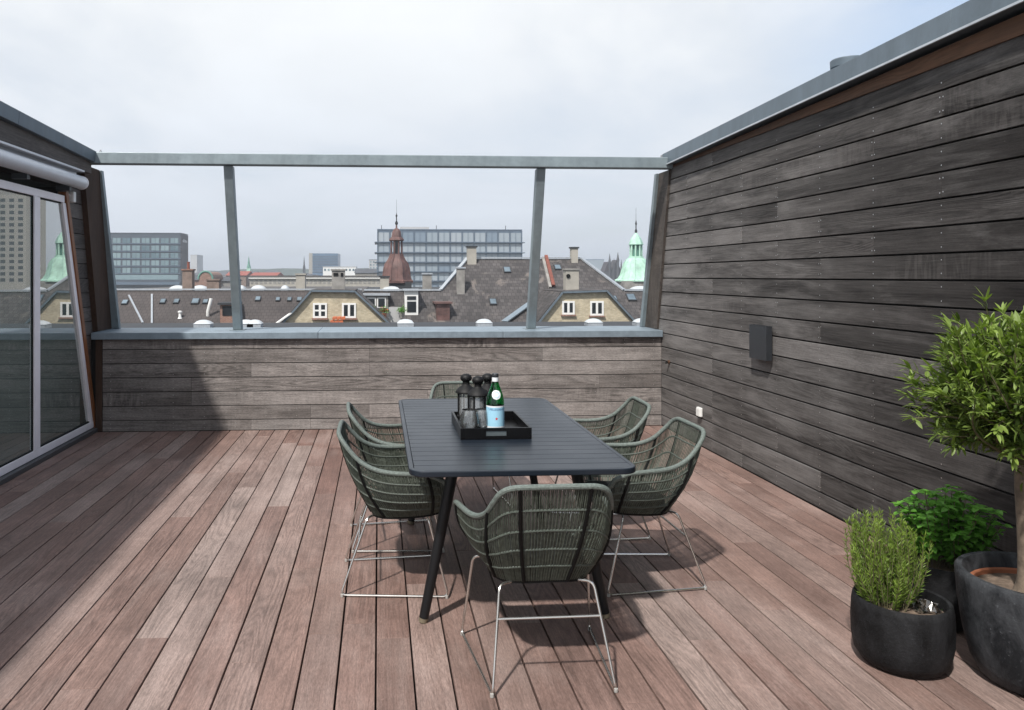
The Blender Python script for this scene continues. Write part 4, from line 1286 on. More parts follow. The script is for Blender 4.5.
M['sky_pane'] = plain('pale_skylight_glass', (0.13, 0.17, 0.20), 0.12, 0, 0.3, 1)
for px_, py_, w, h in ((163, 302, .42, .6), (176.5, 302, .42, .6), (195.5, 302, .58, .75), (205.6, 302.3, .40, .55), (258, 299.5, .42, .6), (125, 303, .45, .6), (278, 300, .34, .5), (289.5, 300, .34, .5), (299.5, 300, .40, .55)):
    skylight(br, onb, px_, py_, w, h)
for a, c in (((129, 296), (143, 323.5)), ((152, 295), (152, 324))):
    pa, pc = onb(*a) - br.location, onb(*c) - br.location
    b = MB(); b.beam(pa + Vector((0, -.05, .06)), pc + Vector((0, -.05, .06)), .13, .08); b.build('lead_strip', M['flash'], br)
c = onb(208, 316) - br.location
b = MB(); b.tube([c + Vector((0, 0, 0)), c + Vector((.02, -.1, .35)), c + Vector((.26, -.1, 1.3))], .13, 10); b.build('vent_pipe', M['paint_white'], br, True)
c = onb(180, 318) - br.location
b = MB(); b.lathe([(.18, 0), (.10, .15), (.10, .45), (.16, .46), (.16, .55), (0, .6)], c - Vector((0, 0, .05)), 10); b.build('roof_vent', M['paint_white'], br, True)
c = onb(228, 323) - br.location
b = MB(); b.box(c.x - .55, c.x + .55, c.y - .1, c.y + 1.6, c.z - .3, c.z + 1.35); dm = b.build('dormer', M['red_brick'], br)
b = MB(); b.box(c.x - .7, c.x + .7, c.y - .3, c.y + 2.0, c.z + 1.351, c.z + 1.5); b.build('dormer_roof', M['felt'], dm)
b = MB(); b.box(c.x - .38, c.x + .38, c.y - .14, c.y - .09, c.z + .55, c.z + 1.25); b.build('dormer_pane', M['cityglass'], dm)
for px_, w in ((178, 1.25), (200, 1.2), (241, .7), (258.5, 1.15), (285, .6)):
    p = at(px_, 287.5, 70) - br.location
    lens(br, p.x, p.y, .42 - .15 - GZ, w, 1.3, .30)
for (px_, py0, w, m_, pots_, cap_) in ((188.5, 269, .8, M['pink_render'], 1, M['red_brick']), (301, 273.5, .75, M['cream'], 0, None), (214, 279, 1.0, M['pink_render'], 0, None)):
    p = at(px_, py0, 66) - br.location
    chimney(br, p.x, 66 - br.location.y, -GZ, p.z, w, .9, m_, cap_, pots_, M['red_tile'])

# ---- big slate roof with the flat roof beside it
sl, ons = slope_house('slate_roof_house', 'large house with steep patched grey slate roof and white verge', 'building',
                      [(364, 323), (364, 291), (440.5, 291), (467.5, 259), (581, 259), (624, 291), (672, 291), (672, 323)], 58, -1.90, 65, 3.02, M['slate_roof'], None,
                      [((364, 291), (440.5, 291)), ((440.5, 291), (467.5, 259)), ((467.5, 259), (581, 259)), ((581, 259), (624, 291)), ((624, 291), (672, 291))])
o = sl
p0, p1 = ons(364, 291) - o.location, ons(455, 291) - o.location
b = MB(); b.box(p0.x, p1.x + 1, p0.y + .12, p0.y + 30, p0.z - 6, p0.z - .1); b.build('flat_roof', M['felt'], o)
p0, p1 = ons(600, 291) - o.location, ons(672, 291) - o.location
b = MB(); b.box(p0.x, p1.x, p0.y + .12, p0.y + 44, p0.z - 6, p0.z - .1); b.build('flat_roof', M['felt'], o)
br_k = Vector((0, 7.0, 4.92)).normalized()
for px_, py_, w, h in ((507, 270.5, .6, .8), (493, 302.5, .55, .75), (557.5, 268, .55, .7), (631, 298, .7, .9), (613.5, 299, .5, .6)):
    skylight(sl, ons, px_, py_, w, h)
for (px_, py0, py1, Y, w, m_) in ((471.5, 246, 270, 64.6, .75, M['cream']), (460.5, 267, 285, 61.2, .6, M['grey_render']), (574, 247, 262, 64.8, .55, M['cream']), (384.5, 276, 288, 66, .75, M['cream']), (427, 273, 288, 66, .75, M['grey_render'])):
    if not w: continue
    p = at(px_, py0, Y) - sl.location
    chimney(sl, p.x, p.y, H(py1, Y) - GZ - 1.6, p.z, w, .6, m_, M['felt'] if m_ is M['cream'] else M['flash'])
c = ons(443, 319) - sl.location       # rust brown dormer
b = MB(); b.box(c.x - .5, c.x + .5, c.y - .15, c.y + 2.2, c.z - .3, c.z + 1.15); dm = b.build('dormer', M['copper_brown'], sl)
b = MB(); b.box(c.x - .68, c.x + .68, c.y - .35, c.y + 2.4, c.z + 1.151, c.z + 1.28); b.build('dormer_roof', M['copper_brown'], dm)
c = ons(411.5, 314) - sl.location     # white dormer window
b = MB(); b.box(c.x - .50, c.x + .50, c.y - .10, c.y + 2.2, c.z - .1, c.z + 1.75); dm = b.build('dormer', M['paint_white'], sl)
b = MB(); b.box(c.x - .34, c.x + .34, c.y - .14, c.y - .101, c.z + .15, c.z + .95); b.build('dormer_pane', M['cityglass'], dm)
b = MB(); b.box(c.x - .34, c.x + .34, c.y - .14, c.y - .101, c.z + 1.08, c.z + 1.35); b.build('dormer_pane', M['cityglass'], dm)
b = MB(); b.box(c.x - .62, c.x + .62, c.y - .3, c.y + 2.4, c.z + 1.751, c.z + 1.87); b.build('dormer_roof', M['flash'], dm)
c = ons(377, 308) - sl.location       # low wide dormer with two panes
b = MB(); b.box(c.x - .95, c.x + .85, c.y - .10, c.y + 1.7, c.z - .6, c.z + .95); dm = b.build('dormer', M['grey_render'], sl)
b = MB(); b.box(c.x - 1.1, c.x + 1.0, c.y - .3, c.y + 1.8, c.z + .951, c.z + 1.08); b.build('dormer_roof', M['flash'], dm)
for s_ in (-.42, .34):
    b = MB(); b.box(c.x + s_ - .34, c.x + s_ + .34, c.y - .15, c.y - .101, c.z + .02, c.z + .80); q_ = b.build('dormer_window', M['paint_white'], dm)
    b = MB(); b.box(c.x + s_ - .25, c.x + s_ + .25, c.y - .17, c.y - .151, c.z + .10, c.z + .72); b.build('dormer_pane', M['cityglass'], dm)
# lead valleys and party wall with red tiles
for a, c_, w in (((503, 322), (531, 302), .9), ((540, 300), (552, 291), .7)):
    pa, pc = ons(*a) - sl.location, ons(*c_) - sl.location
    b = MB(); b.beam(pa + Vector((0, 0, .05)), pc + Vector((0, 0, .05)), w, .08); b.build('lead_valley', M['zinc'], sl)
pa, pc = ons(553.5, 289) - sl.location, ons(546, 259) - sl.location
b = MB(); b.beam(pa + Vector((0, 0, .28)), pc + Vector((0, 0, .28)), .26, .18); b.build('tile_verge', M['red_tile'], sl)
b = MB(); b.beam(pa + Vector((-.26, 0, .1)), pc + Vector((-.26, 0, .1)), .22, .22); b.build('party_wall', M['grey_render'], sl)
lens(sl, W(391, 66) - sl.location.x, 66 - sl.location.y, p0.z - .1, 1.4, 1.4, .25)
lens(sl, W(640, 66) - sl.location.x, 66 - sl.location.y, p0.z - .1, 1.4, 1.4, .25)

# ---- two yellow brick gables with cut-off tops
def gable(lab, pts, Y, wins, chim, sillm, bars):
    o = thing('brick_gable_house', lab, 'building', (W((pts[0][0] + pts[-1][0]) / 2, Y), Y, GZ))
    P = [at(px, py, Y) - o.location for px, py in pts]
    b = MB(); b.prism([Vector((P[0].x, 0, 5))] + P + [Vector((P[-1].x, 0, 5))], (0, 7, 0)); b.build('wall', M['yellow_brick'], o)
    b = MB()
    for a, c in zip(P, P[1:]):
        d = (c - a).normalized(); up = Vector((-d.z, 0, d.x))
        if up.z < 0: up = -up
        q = [a + up * .01 + Vector((0, -.18, 0)), c + up * .01 + Vector((0, -.18, 0)), c + up * .17 + Vector((0, -.18, 0)), a + up * .17 + Vector((0, -.18, 0))]
        b.prism(q, (0, 7.4, 0))
    b.build('roof', M['slate_roof'], o)
    for a, c in zip(P, P[1:]):
        b = MB(); b.beam(a + Vector((0, -.24, .08)), c + Vector((0, -.24, .08)), .10, .13); b.build('verge', M['zinc_dark'], o)
    for (x0, x1, y0, y1), n_ in zip(wins, bars):
        a, c = at(x0, y1, Y) - o.location, at(x1, y0, Y) - o.location
        win(o, a.x, c.x, a.z, c.z, 0, fw=.13, bars=n_, sill=sillm)
    for (px, py, Yc, w, m_, d_) in chim:
        p = at(px, py, Yc) - o.location
        chimney(o, p.x, p.y, P[1].z - .3, p.z, w, d_, m_, M['grey_render'])
    return o


g1 = gable('yellow brick gable with two white windows and loose orange tiles below', [(278, 330), (311.5, 292), (355, 292.5), (395, 330)], 55,
           [(313, 327, 303, 318), (342, 356, 303, 318)], [(338.5, 269, 58, .95, M['grey_render'], .7)], M['red_brick'], (2, 1))
p = at(338.3, 274.5, 57.6) - g1.location
b = MB(); b.box(p.x - .36, p.x - .02, -.0 + 2.55 + .05, 2.68, p.z - .1, p.z + .12); b.box(p.x + .18, p.x + .36, 2.60, 2.68, p.z - .14, p.z + .12); b.build('flue_opening', M['strap'], g1)
p = at(334.5, 321.0, 54.2) - g1.location
b = MB()
for q in range(3):
    for k_ in range(3): b.hexa([Vector((p.x - .3 + .3 * k_ + .15 * q, p.y, p.z - .30 + .24 * q)) + Vector(v) for v in ((-.14, -.1, -.1), (.14, -.1, -.06), (.14, .3, -.02), (-.14, .3, -.06), (-.14, -.1, .06), (.14, -.1, .1), (.14, .3, .14), (-.14, .3, .1))], 0, .5)
o = b.build('tile_stack', M['orange_tile'])
o.location = g1.location
tag(o, 'heap of orange roof tiles stacked before the yellow brick gable', 'roof tiles')
g2 = gable('yellow brick gable nearer the green dome, with two dark windows and a big chimney', [(533, 330), (562, 293.5), (606, 292), (641, 330)], 55,
           [(562, 574.5, 301, 314.5), (590, 603.5, 301, 315.5)], [(571, 268.5, 58.5, 1.0, M['cream'], .8)], M['red_brick'], (1, 1))
p = at(568.5, 276, 58) - g2.location
b = MB(); b.lathe([(.16, 0), (.16, .05), (0, .05)], (0, 0, 0), 10); q_ = b.build('flue_opening', M['strap'], g2); q_.location = (p.x, 3.08, p.z); q_.rotation_euler = (R(90), 0, 0)
# white flashing at the foot of the first gable
a, c = at(274, 325, 54.6), at(291, 313, 54.9)
b = MB(); b.beam(a - g1.location, c - g1.location, .5, .08); b.build('flashing', M['paint_white'], g1)

# roof terrace plants between gable and dormers
for px_, py_, kind, lab in ((371, 311, 0, 'small green pot plant on the roof terrace beside the low dormer'), (384, 312, 1, 'flowering pot plant with orange blooms on the far roof terrace'), (402, 312, 0, 'tall green pot plant beside the white dormer window')):
    c = at(px_, py_ + 6, 56.6)
    o = thing('pot_plant', lab, 'plant', c)
    b = MB(); b.lathe([(.14, 0), (.2, .35), (0, .35)], n=10); b.build('pot', M['terracotta'] if kind else M['grey_render'], o, True)
    b = MB()
    for q in range(160):
        dd = rdir(-.2); leaf(b, Vector((0, 0, .5)) + dd * rnd.uniform(.05, .40), rdir(), Vector((0, 0, 1)), .15, .08, rnd.random(), 1 if kind and rnd.random() < .3 else 0)
    b.build('foliage', [M['mint'], M['flower_red']], o)
# terrace railing slab for them
o = thing('roof_balcony', 'small roof balcony with glass screen in front of the dormers', 'balcony', (W(386, 56.4), 56.2, -2.6))
b = MB(); b.box(-1.6, 1.6, 0, 1.0, -.4, .2); b.build('floor', M['felt'], o)
b = MB(); b.box(.2, 1.1, .72, .80, .2, 1.9); b.build('screen', M['pale_block'], o)

# ---- copper turret and verdigris dome
def turret(name, lab, px, Y, s, mat, prof, lantern_z, lw, open_m, spire, base_w, base_m, z0):
    o = thing(name, lab, 'turret', (W(px, Y), Y, z0))
    b = MB(); b.lathe(prof, n=8, rot=math.pi / 8, sx=s, sy=s)
    for q in range(16):
        a = math.pi / 8 + q * math.pi / 8
        k_ = 1.0 if q % 2 == 0 else math.cos(math.pi / 8)
        b.tube([(r_ * k_ * math.cos(a), r_ * k_ * math.sin(a), z) for r_, z in prof[1:]], .07 if q % 2 == 0 else .045, 5)
    b.build('dome', mat, o, True, angle=20)
    b = MB(); b.box(-base_w, base_w, -base_w, base_w, -8, -.002); b.build('base', base_m, o)
    la, lb_ = lantern_z
    b = MB(); b.lathe([(lw * .62, la), (lw * .62, lb_)], n=8, rot=math.pi / 8); b.build('lantern_core', open_m, o)
    for q in range(8):
        a = math.pi / 8 + q * math.pi / 4
        b = MB(); b.tube([(lw * math.cos(a), lw * math.sin(a), la), (lw * math.cos(a), lw * math.sin(a), lb_)], lw * .16, 6); b.build('lantern_column', mat, o)
    b = MB(); b.lathe(spire[0], n=8, rot=math.pi / 8); b.build('cupola', mat, o, True, angle=25)
    b = MB(); b.lathe(spire[1], n=10); b.build('finial', M['felt'], o, True)
    return o


Yc = 80.0
m = Yc / 780
turret('copper_turret', 'brown copper bell shaped turret with open lantern and thin spire', 396.5, Yc, 1.0, M['copper_brown'],
       [(17.5 * m, -1 * m), (17.5 * m, 1 * m), (15.6 * m, 2 * m), (14.5 * m, 6 * m), (13.8 * m, 13 * m), (12.2 * m, 18 * m), (9 * m, 22 * m), (7 * m, 26 * m), (6.6 * m, 28 * m)], (28 * m, 41 * m), 5.6 * m, M['cityglass'],
       ([(7 * m, 41 * m), (8 * m, 41.5 * m), (7.6 * m, 43 * m), (5.4 * m, 45 * m), (4.6 * m, 50 * m), (3 * m, 52.5 * m), (1 * m, 54 * m), (.8 * m, 57 * m)],
        [(.6 * m, 57 * m), (1.5 * m, 58 * m), (1.5 * m, 59.5 * m), (.6 * m, 61 * m), (.5 * m, 65 * m), (1.1 * m, 66 * m), (.5 * m, 67.5 * m), (.16 * m, 69 * m), (.1 * m, 82 * m), (0, 83 * m)]),
       14.5 * m, M['felt'], H(282, Yc))
Yd = 98.0
m = Yd / 780
turret('green_dome_turret', 'verdigris green copper dome with small lantern and dark spire', 636, Yd, 1.0, M['verdigris'],
       [(21 * m, -.5 * m), (21 * m, .6 * m), (18 * m, 2 * m), (15.5 * m, 6 * m), (13.8 * m, 12 * m), (12.6 * m, 17 * m), (10 * m, 21 * m), (7.2 * m, 23 * m), (6.8 * m, 25 * m)], (25 * m, 36.5 * m), 5.6 * m, M['verdigris_dark'],
       ([(7 * m, 36.5 * m), (7.4 * m, 37 * m), (7 * m, 38.5 * m), (6 * m, 41 * m), (4.6 * m, 44 * m), (2.6 * m, 46.5 * m), (1.4 * m, 48 * m), (1 * m, 49 * m)],
        [(1.1 * m, 49 * m), (1.4 * m, 51 * m), (.6 * m, 53 * m), (.6 * m, 57 * m), (1.1 * m, 58 * m), (.6 * m, 60 * m), (.2 * m, 62 * m), (.1 * m, 74 * m), (0, 75 * m)]),
       18 * m, M['grey_render'], H(281, Yd))

# ---- blocks in the middle distance
ho, w, h = block('hotel_block', 'slate blue hotel block with rows of teal windows and dark end wall', 'building', 40, 181, 233.5, 340, 12.5, M['hotel_wall'], M['hotel_wall'])
b = MB(); b.box(w + .01, w + .25, .1, 12.3, 0, h - .6); e_ = b.build('end_wall', M['hotel_end'], ho)
ms = 340 / 780
b = MB()   # small illegible sign high on the end wall
for q, (hh, ww) in enumerate(((.9, .9), (1.5, .5), (1.1, .9), (1.1, .5), (.9, .9))): b.box(w + .26, w + .34, 2.6 + q * 1.6, 2.6 + q * 1.6 + ww, h - 3.9, h - 3.9 + hh)
b.build('sign', M['paint_white'], e_)
proto = None
for r_i in range(5):
    for c_i in range(8):
        xr = w - (2.2 + 9.25 * c_i) * ms; zt = h - (5.2 + 7.3 * r_i) * ms
        if proto is None:
            b = MB(); b.box(-7.4 * ms, 0, -.12, .05, -5.0 * ms, 0); proto = b.build('window', M['hotel_pane'], ho)
            b = MB(); b.box(-3.9 * ms, -3.6 * ms, -.2, -.121, -5 * ms, 0); pm_ = b.build('mullion', M['hotel_wall'], proto)
            proto.location = (xr, 0, zt)
        else:
            wv = copy_tree(proto, ho); wv.location = (xr, 0, zt)
for r_i in range(5):
    b = MB(); b.box(-w, w, -.35, -.001, h - (11.2 + 7.3 * r_i) * ms, h - (10.5 + 7.3 * r_i) * ms); b.build('ledge', M['office_steel'], ho)
b = MB(); b.box(-w, w - 1, -.1, .05, h - 46 * ms, h - 41.2 * ms); b.build('window_strip', M['hotel_pane'], ho)
b = MB(); b.box(-w, w, -2.4, -.02, h - 51 * ms, h - 48.5 * ms); b.build('canopy', M['office_steel'], ho)

of, w, h = block('glass_office', 'long glass office block with blue steel grid behind the copper turret', 'building', 378, 522, 229, 260, 16, M['office_steel'], M['office_steel'])
ms = 260 / 780
rows_ = [0, 13.2, 23.5, 33.2, 42.8, 52, 62, 72]
proto = {}
for r_i, (a, c) in enumerate(zip(rows_, rows_[1:])):
    b = MB(); b.box(-w - 1.0, w + 1.0, -.9, 16.9, h - (c + .38) * ms, h - (c - .38) * ms); b.build('floor_slab', M['office_steel'], of)
    for c_i in range(12):
        xl = -w + 2 * w * c_i / 12
        r_ = .1 if (r_i == 0 and c_i in (2, 3)) or rnd.random() < .12 else rnd.uniform(.35, 1)
        b = MB(); b.box(xl + .2, xl + 2 * w / 12 - .2, -.10, .02, h - (c - .6) * ms, h - (a + 1.3 + (2.2 if r_i == 0 else 0)) * ms, 0, r_); q_ = b.build('window', M['office_pane'], of)
b = MB(); b.box(-w * .68, -w * .28, 4, 10, h, h + 1.0); b.build('plant_room', M['pale_block'], of)
for c_i in range(13):
    xl = -w + 2 * w * c_i / 12
    b = MB(); b.box(xl - .16, xl + .16, -.45, -.12, 0, h - .4); b.build('mullion', M['office_steel'], of)
for c_i in range(12):
    xl = -w + 2 * w * (c_i + .5) / 12
    b = MB(); b.box(xl - .06, xl + .06, -.22, -.11, 0, h - .9); b.build('glazing_bar', M['office_steel'], of)
for px_ in (381.5, 437, 507):
    b = MB(); b.tube([(W(px_, 262) - of.location.x, 5, h), (W(px_, 262) - of.location.x, 5, h + 1.6)], .12, 6); b.build('roof_mast', M['anthracite'], of)

bo2, w, h = block('blue_office_block', 'far blue office block with a pale side strip', 'building', 312.5, 338, 253.5, 620, 40, M['blue_block'], M['blue_block'])
b = MB(); b.box(-w - 3.0, -w - .1, 2, 38, 0, h + .3); b.build('stair_tower', M['cream'], bo2)
ms = 620 / 780
for q in range(7):
    b = MB(); b.box(-w, w, -.5, -.01, h - (3 + 2.6 * q) * ms, h - (2.3 + 2.6 * q) * ms); b.build('spandrel', M['office_steel'], bo2)
wb, w, h = block('white_flat_block', 'long white flat roofed block in front of the far blue office', 'building', 323, 356, 266.5, 430, 20, M['paint_white'], M['pale_block'])
ms = 430 / 780
for q in range(9):
    b = MB(); b.box(-w + (1.2 + 3.5 * q) * ms, -w + (3.0 + 3.5 * q) * ms, -.1, .02, h - 4.3 * ms, h - 2.3 * ms); b.build('window', M['hotel_pane'], wb)
# long cream building with arches
ar, w, h = block('arcaded_hall', 'long cream building with a row of small arched windows behind the rooftops', 'building', 250, 384, 275.5, 190, 14, M['cream'], M['grey_felt'])
ms = 190 / 780
for q in range(30):
    x = -w + (2.2 + 4.45 * q) * ms
    P = [Vector((x - 1.35 * ms, -.06, h - 8.2 * ms)), Vector((x + 1.35 * ms, -.06, h - 8.2 * ms))] + [Vector((x + 1.35 * ms * math.cos(math.pi * e / 6), -.06, h - 5.6 * ms + 1.35 * ms * math.sin(math.pi * e / 6))) for e in range(7)]
    b = MB(); b.prism(P, (0, .1, 0)); b.build('arched_window', M['grey_render'], ar)
b = MB(); b.box(-w - .2, w + .2, -.5, -.16, h - 3.0 * ms, h - 2.2 * ms); b.build('cornice', M['paint_white'], ar)
# houses with red roofs
def pitched(name, lab, px0, px1, pye, pyr, Y, wall, roof, depth=12):
    o = thing(name, lab, 'building', (W((px0 + px1) / 2, Y), Y, GZ))
    w = (W(px1, Y) - W(px0, Y)) / 2; he, hr = H(pye, Y) - GZ, H(pyr, Y) - GZ
    b = MB(); b.box(-w, w, 0, depth, 0, he); b.build('wall', wall, o)
    b = MB(); b.prism([Vector((-w - .3, -.4, he + .01)), Vector((-w - .3, depth + .4, he + .01)), Vector((-w - .3, depth / 2, hr))], (2 * w + .6, 0, 0)); b.build('roof', roof, o)
    return o, w, he, hr


pitched('red_roof_house', 'low building with a bright red roof left of the cream arcaded hall'.replace('left of', 'beside'), 250, 276, 276, 272.3, 300, M['grey_render'], M['far_red'], 24)
pitched('red_roof_house', 'smaller red roofed house half hidden by the steel post near the green spire', 226, 246, 275.5, 271, 320, M['pink_render'], M['far_red'], 20)
pitched('grey_roof_house', 'low grey roofed house to the side of the barrel vaulted brick hall', 214, 232, 281, 276.5, 210, M['grey_render'], M['far_dark'], 14)
pitched('grey_roof_house', 'dark roofed terrace in front of the far hotel, next to the brick chimney', 190, 203, 280, 275, 225, M['red_brick'], M['far_dark'], 14)
pitched('grey_roof_house', 'dark slate roof beneath the pale apartment house beside the glass office', 355, 380, 273, 268.5, 300, M['cream'], M['far_dark'], 20)
# barrel vaulted brick hall
bh = thing('barrel_hall', 'brick hall with a round arched gable between the chimney and the post', 'building', (W(205.5, 200), 200, GZ))
ms = 200 / 780
hh = H(279, 200) - GZ
P = [Vector((-6.5 * ms, 0, 0)), Vector((6.5 * ms, 0, 0))] + [Vector((6.5 * ms * math.cos(math.pi * e / 10), 0, hh + 7.2 * ms * math.sin(math.pi * e / 10))) for e in range(11)]
b = MB(); b.prism(P, (0, 14, 0)); b.build('wall', M['red_brick'], bh)
b = MB(); b.tube([(7.0 * ms * math.cos(math.pi * e / 10), 0, hh + 7.6 * ms * math.sin(math.pi * e / 10)) for e in range(11)], .25, 6); b.build('arch_trim', M['verdigris_dark'], bh)
# spires
def spire(name, lab, px, pyb, pyt, Y, wpx, m1, m2):
    o = thing(name, lab, 'church', (W(px, Y), Y, GZ))
    ms = Y / 780; hb, ht = H(pyb, Y) - GZ, H(pyt, Y) - GZ
    b = MB(); b.box(-wpx * ms / 2, wpx * ms / 2, 0, wpx * ms, 0, hb); b.build('tower', m1, o)
    b = MB(); b.lathe([(wpx * ms * .62, hb + .01), (wpx * ms * .30, hb + (ht - hb) * .35), (wpx * ms * .26, hb + (ht - hb) * .5), (.05, ht)], (0, wpx * ms / 2, 0), 8); b.build('spire', m2, o)
spire('church_tower', 'slender green church tower with dark spire beside the steel post', 248.5, 268, 256.5, 420, 3.6, M['verdigris'], M['verdigris_dark'])
spire('church_spire', 'thin dark church spire on the skyline before the far blue office', 304, 269, 256, 520, 2.4, M['far_dark'], M['far_dark'])
th = thing('town_hall', 'dark gothic town hall with clustered spires beside the green dome', 'building', (W(612, 420), 420, GZ))
ms = 420 / 780
for dx, pt, ww in ((-4, 266, 8), (4.5, 264, 9)):
    hh = H(pt, 420) - GZ
    b = MB(); b.box((dx - ww / 2) * ms, (dx + ww / 2) * ms, 0, 8, 0, hh - 3); b.build('wall', M['far_dark'], th)
    b = MB(); b.prism([Vector(((dx - ww / 2) * ms - .02, -.1, hh - 2.99)), Vector(((dx + ww / 2) * ms + .02, -.1, hh - 2.99)), Vector((dx * ms, -.1, hh + 2.4))], (0, 8.2, 0)); b.build('roof', M['hotel_end'], th)
for dx, pt, ww in ((-3, 253, 2.2), (1.5, 258, 1.6), (5.5, 251.5, 2.6), (9, 259, 1.6)):
    hh = H(pt, 420) - GZ
    b = MB(); b.lathe([(ww * ms * .5, 0), (ww * ms * .5, hh - 5), (ww * ms * .62, hh - 4.9), (.05, hh)], (dx * ms, -1, 0), 8); b.build('spire', M['far_dark'], th)
pb, w, h = block('pale_blue_block', 'pale far block on the skyline between the chimney and the gothic spires', 'building', 585, 604, 259, 640, 30, M['office_pane'], M['blue_block'])
block('pale_tower_block', 'faint pale tower block far off beside the hotel end wall', 'building', 190.5, 197, 255, 900, 30, M['pale_block'], M['pale_block'])
apt, w, h = block('apartment_house', 'pale apartment house on the skyline just beside the glass office', 'building', 369, 379, 259.5, 520, 18, M['pale_block'], M['far_dark'])
ms = 520 / 780
for r_i in range(3):
    for c_i in range(3):
        b = MB(); b.box(-w + (1 + 3 * c_i) * ms, -w + (2.4 + 3 * c_i) * ms, -.1, .02, h - (3.2 + 3 * r_i) * ms, h - (1.5 + 3 * r_i) * ms); b.build('window', M['hotel_pane'], apt)
# concrete high rise that shows mirrored in the door glass
hr_ = thing('concrete_tower', 'tall concrete tower block seen mirrored in the glass doors', 'building', (176, 380, GZ))
b = MB(); b.box(-15, 15, 0, 22, 0, 58.0); b.build('wall', M['cream'], hr_)
b = MB(); b.box(-13, 2, 3, 19, 58.001, 62.5); b.build('roof_house', M['grey_render'], hr_)
for r_i in range(14):
    for c_i in range(7):
        b = MB(); b.box(-13.6 + 4.1 * c_i, -11.4 + 4.1 * c_i, -.12, .02, 54.6 - 2.9 * r_i, 56.2 - 2.9 * r_i); b.build('window', M['cityglass'], hr_)

# far houses filling the skyline, each one of its own
fd = ['low dark roofed house among the far rooftops', 'low pale house among the far rooftops', 'low brick house among the far rooftops']
for k_ in range(46):
    Y = rnd.uniform(480, 900)
    px_ = rnd.uniform(60, 690)
    if 100 < px_ < 190 and Y < 400: continue
    ww = rnd.uniform(7, 20) * 600 / Y
    kk = rnd.choice((0, 0, 1, 2))
    o, _, _, _ = pitched('far_house', fd[kk], px_ - ww / 2, px_ + ww / 2, 276 + rnd.uniform(-1.0, 1.5), 276 - rnd.uniform(2.5, 5.5), Y, (M['grey_render'], M['cream'], M['red_brick'])[kk], (M['far_dark'], M['far_dark'], M['far_dark'])[kk], rnd.uniform(12, 24))
    o['group'] = fd[kk].replace('house', 'houses').replace('low', 'the low')
# far woods on the horizon
b = MB()
xs = [-1500 + 25 * q for q in range(140)]
hgt = [GZ + 28.5 + 2.5 * math.sin(q * .23) + 1.8 * math.sin(q * .61 + 1) + rnd.uniform(-1.2, 1.2) for q in range(140)]
i0 = b.add([(x, 1150, GZ) for x in xs]); i1 = b.add([(x, 1160, h_) for x, h_ in zip(xs, hgt)]); i2 = b.add([(x, 1240, h_ + 2) for x, h_ in zip(xs, hgt)]); i3 = b.add([(x, 1260, GZ) for x in xs])
for q in range(139):
    for a, c in ((i0, i1), (i1, i2), (i2, i3)): b.face((a + q, a + q + 1, c + q + 1, c + q))
tag(b.build('far_woods', M['tree_mass']), 'dark far-off wood along the horizon', 'wood', kind='stuff')

# ---------------------------------------------------------------- haze
b = MB(); b.box(-2950, 2950, -80, 2990, GZ - 1.6, 62)
t = bpy.data.materials.new('haze_air'); t.use_nodes = True
nt = t.node_tree; nt.nodes.remove(nt.nodes['Principled BSDF'])
pv = nt.nodes.new('ShaderNodeVolumePrincipled'); pv.inputs['Color'].default_value = (.86, .92, 1.0, 1); pv.inputs['Density'].default_value = 0.00055; pv.inputs['Anisotropy'].default_value = 0.2
nt.links.new(pv.outputs[0], nt.nodes['Material Output'].inputs['Volume'])
tag(b.build('haze', t), 'thin pale haze over the city', 'haze', kind='stuff')

# -------------------------------------------------------------- sky and sun
SUNV = Vector((0.42, 0.64, -1.0)).normalized()
el = math.asin(-SUNV.z); az = math.atan2(-SUNV.x, -SUNV.y)
w = bpy.data.worlds.new('World'); sc.world = w; w.use_nodes = True
nt = w.node_tree
bg = nt.nodes['Background']; bg.inputs['Strength'].default_value = 0.10
sky = nt.nodes.new('ShaderNodeTexSky'); sky.sky_type = 'NISHITA'; sky.sun_disc = False
sky.sun_elevation = el; sky.sun_rotation = az; sky.air_density = 1.0; sky.dust_density = 1.5; sky.ozone_density = 1.0
tc = nt.nodes.new('ShaderNodeTexCoord')
sep = nt.nodes.new('ShaderNodeSeparateXYZ'); nt.links.new(tc.outputs['Generated'], sep.inputs[0])
def wm(op, a, b_=0.0, c=0.0):
    nd = nt.nodes.new('ShaderNodeMath'); nd.operation = op
    for i, v in enumerate((a, b_, c)):
        if isinstance(v, bpy.types.NodeSocket): nt.links.new(v, nd.inputs[i])
        else: nd.inputs[i].default_value = v
    return nd.outputs[0]
den = wm('ADD', wm('MAXIMUM', sep.outputs[2], 0.0), 0.22)
cmb = nt.nodes.new('ShaderNodeCombineXYZ')
nt.links.new(wm('DIVIDE', sep.outputs[0], den), cmb.inputs[0]); nt.links.new(wm('DIVIDE', sep.outputs[1], den), cmb.inputs[1])
n1 = nt.nodes.new('ShaderNodeTexNoise'); nt.links.new(cmb.outputs[0], n1.inputs['Vector'])
n1.inputs['Scale'].default_value = 0.85; n1.inputs['Detail'].default_value = 7; n1.inputs['Roughness'].default_value = .55; n1.inputs['Distortion'].default_value = .35
def wramp(f, stops):
    nd = nt.nodes.new('ShaderNodeValToRGB'); nt.links.new(f, nd.inputs[0])
    e = nd.color_ramp.elements
    while len(e) < len(stops): e.new(.5)
    for x, (p, c) in zip(e, stops): x.position = p; x.color = (*c, 1) if isinstance(c, tuple) else (c, c, c, 1)
    return nd.outputs[0]
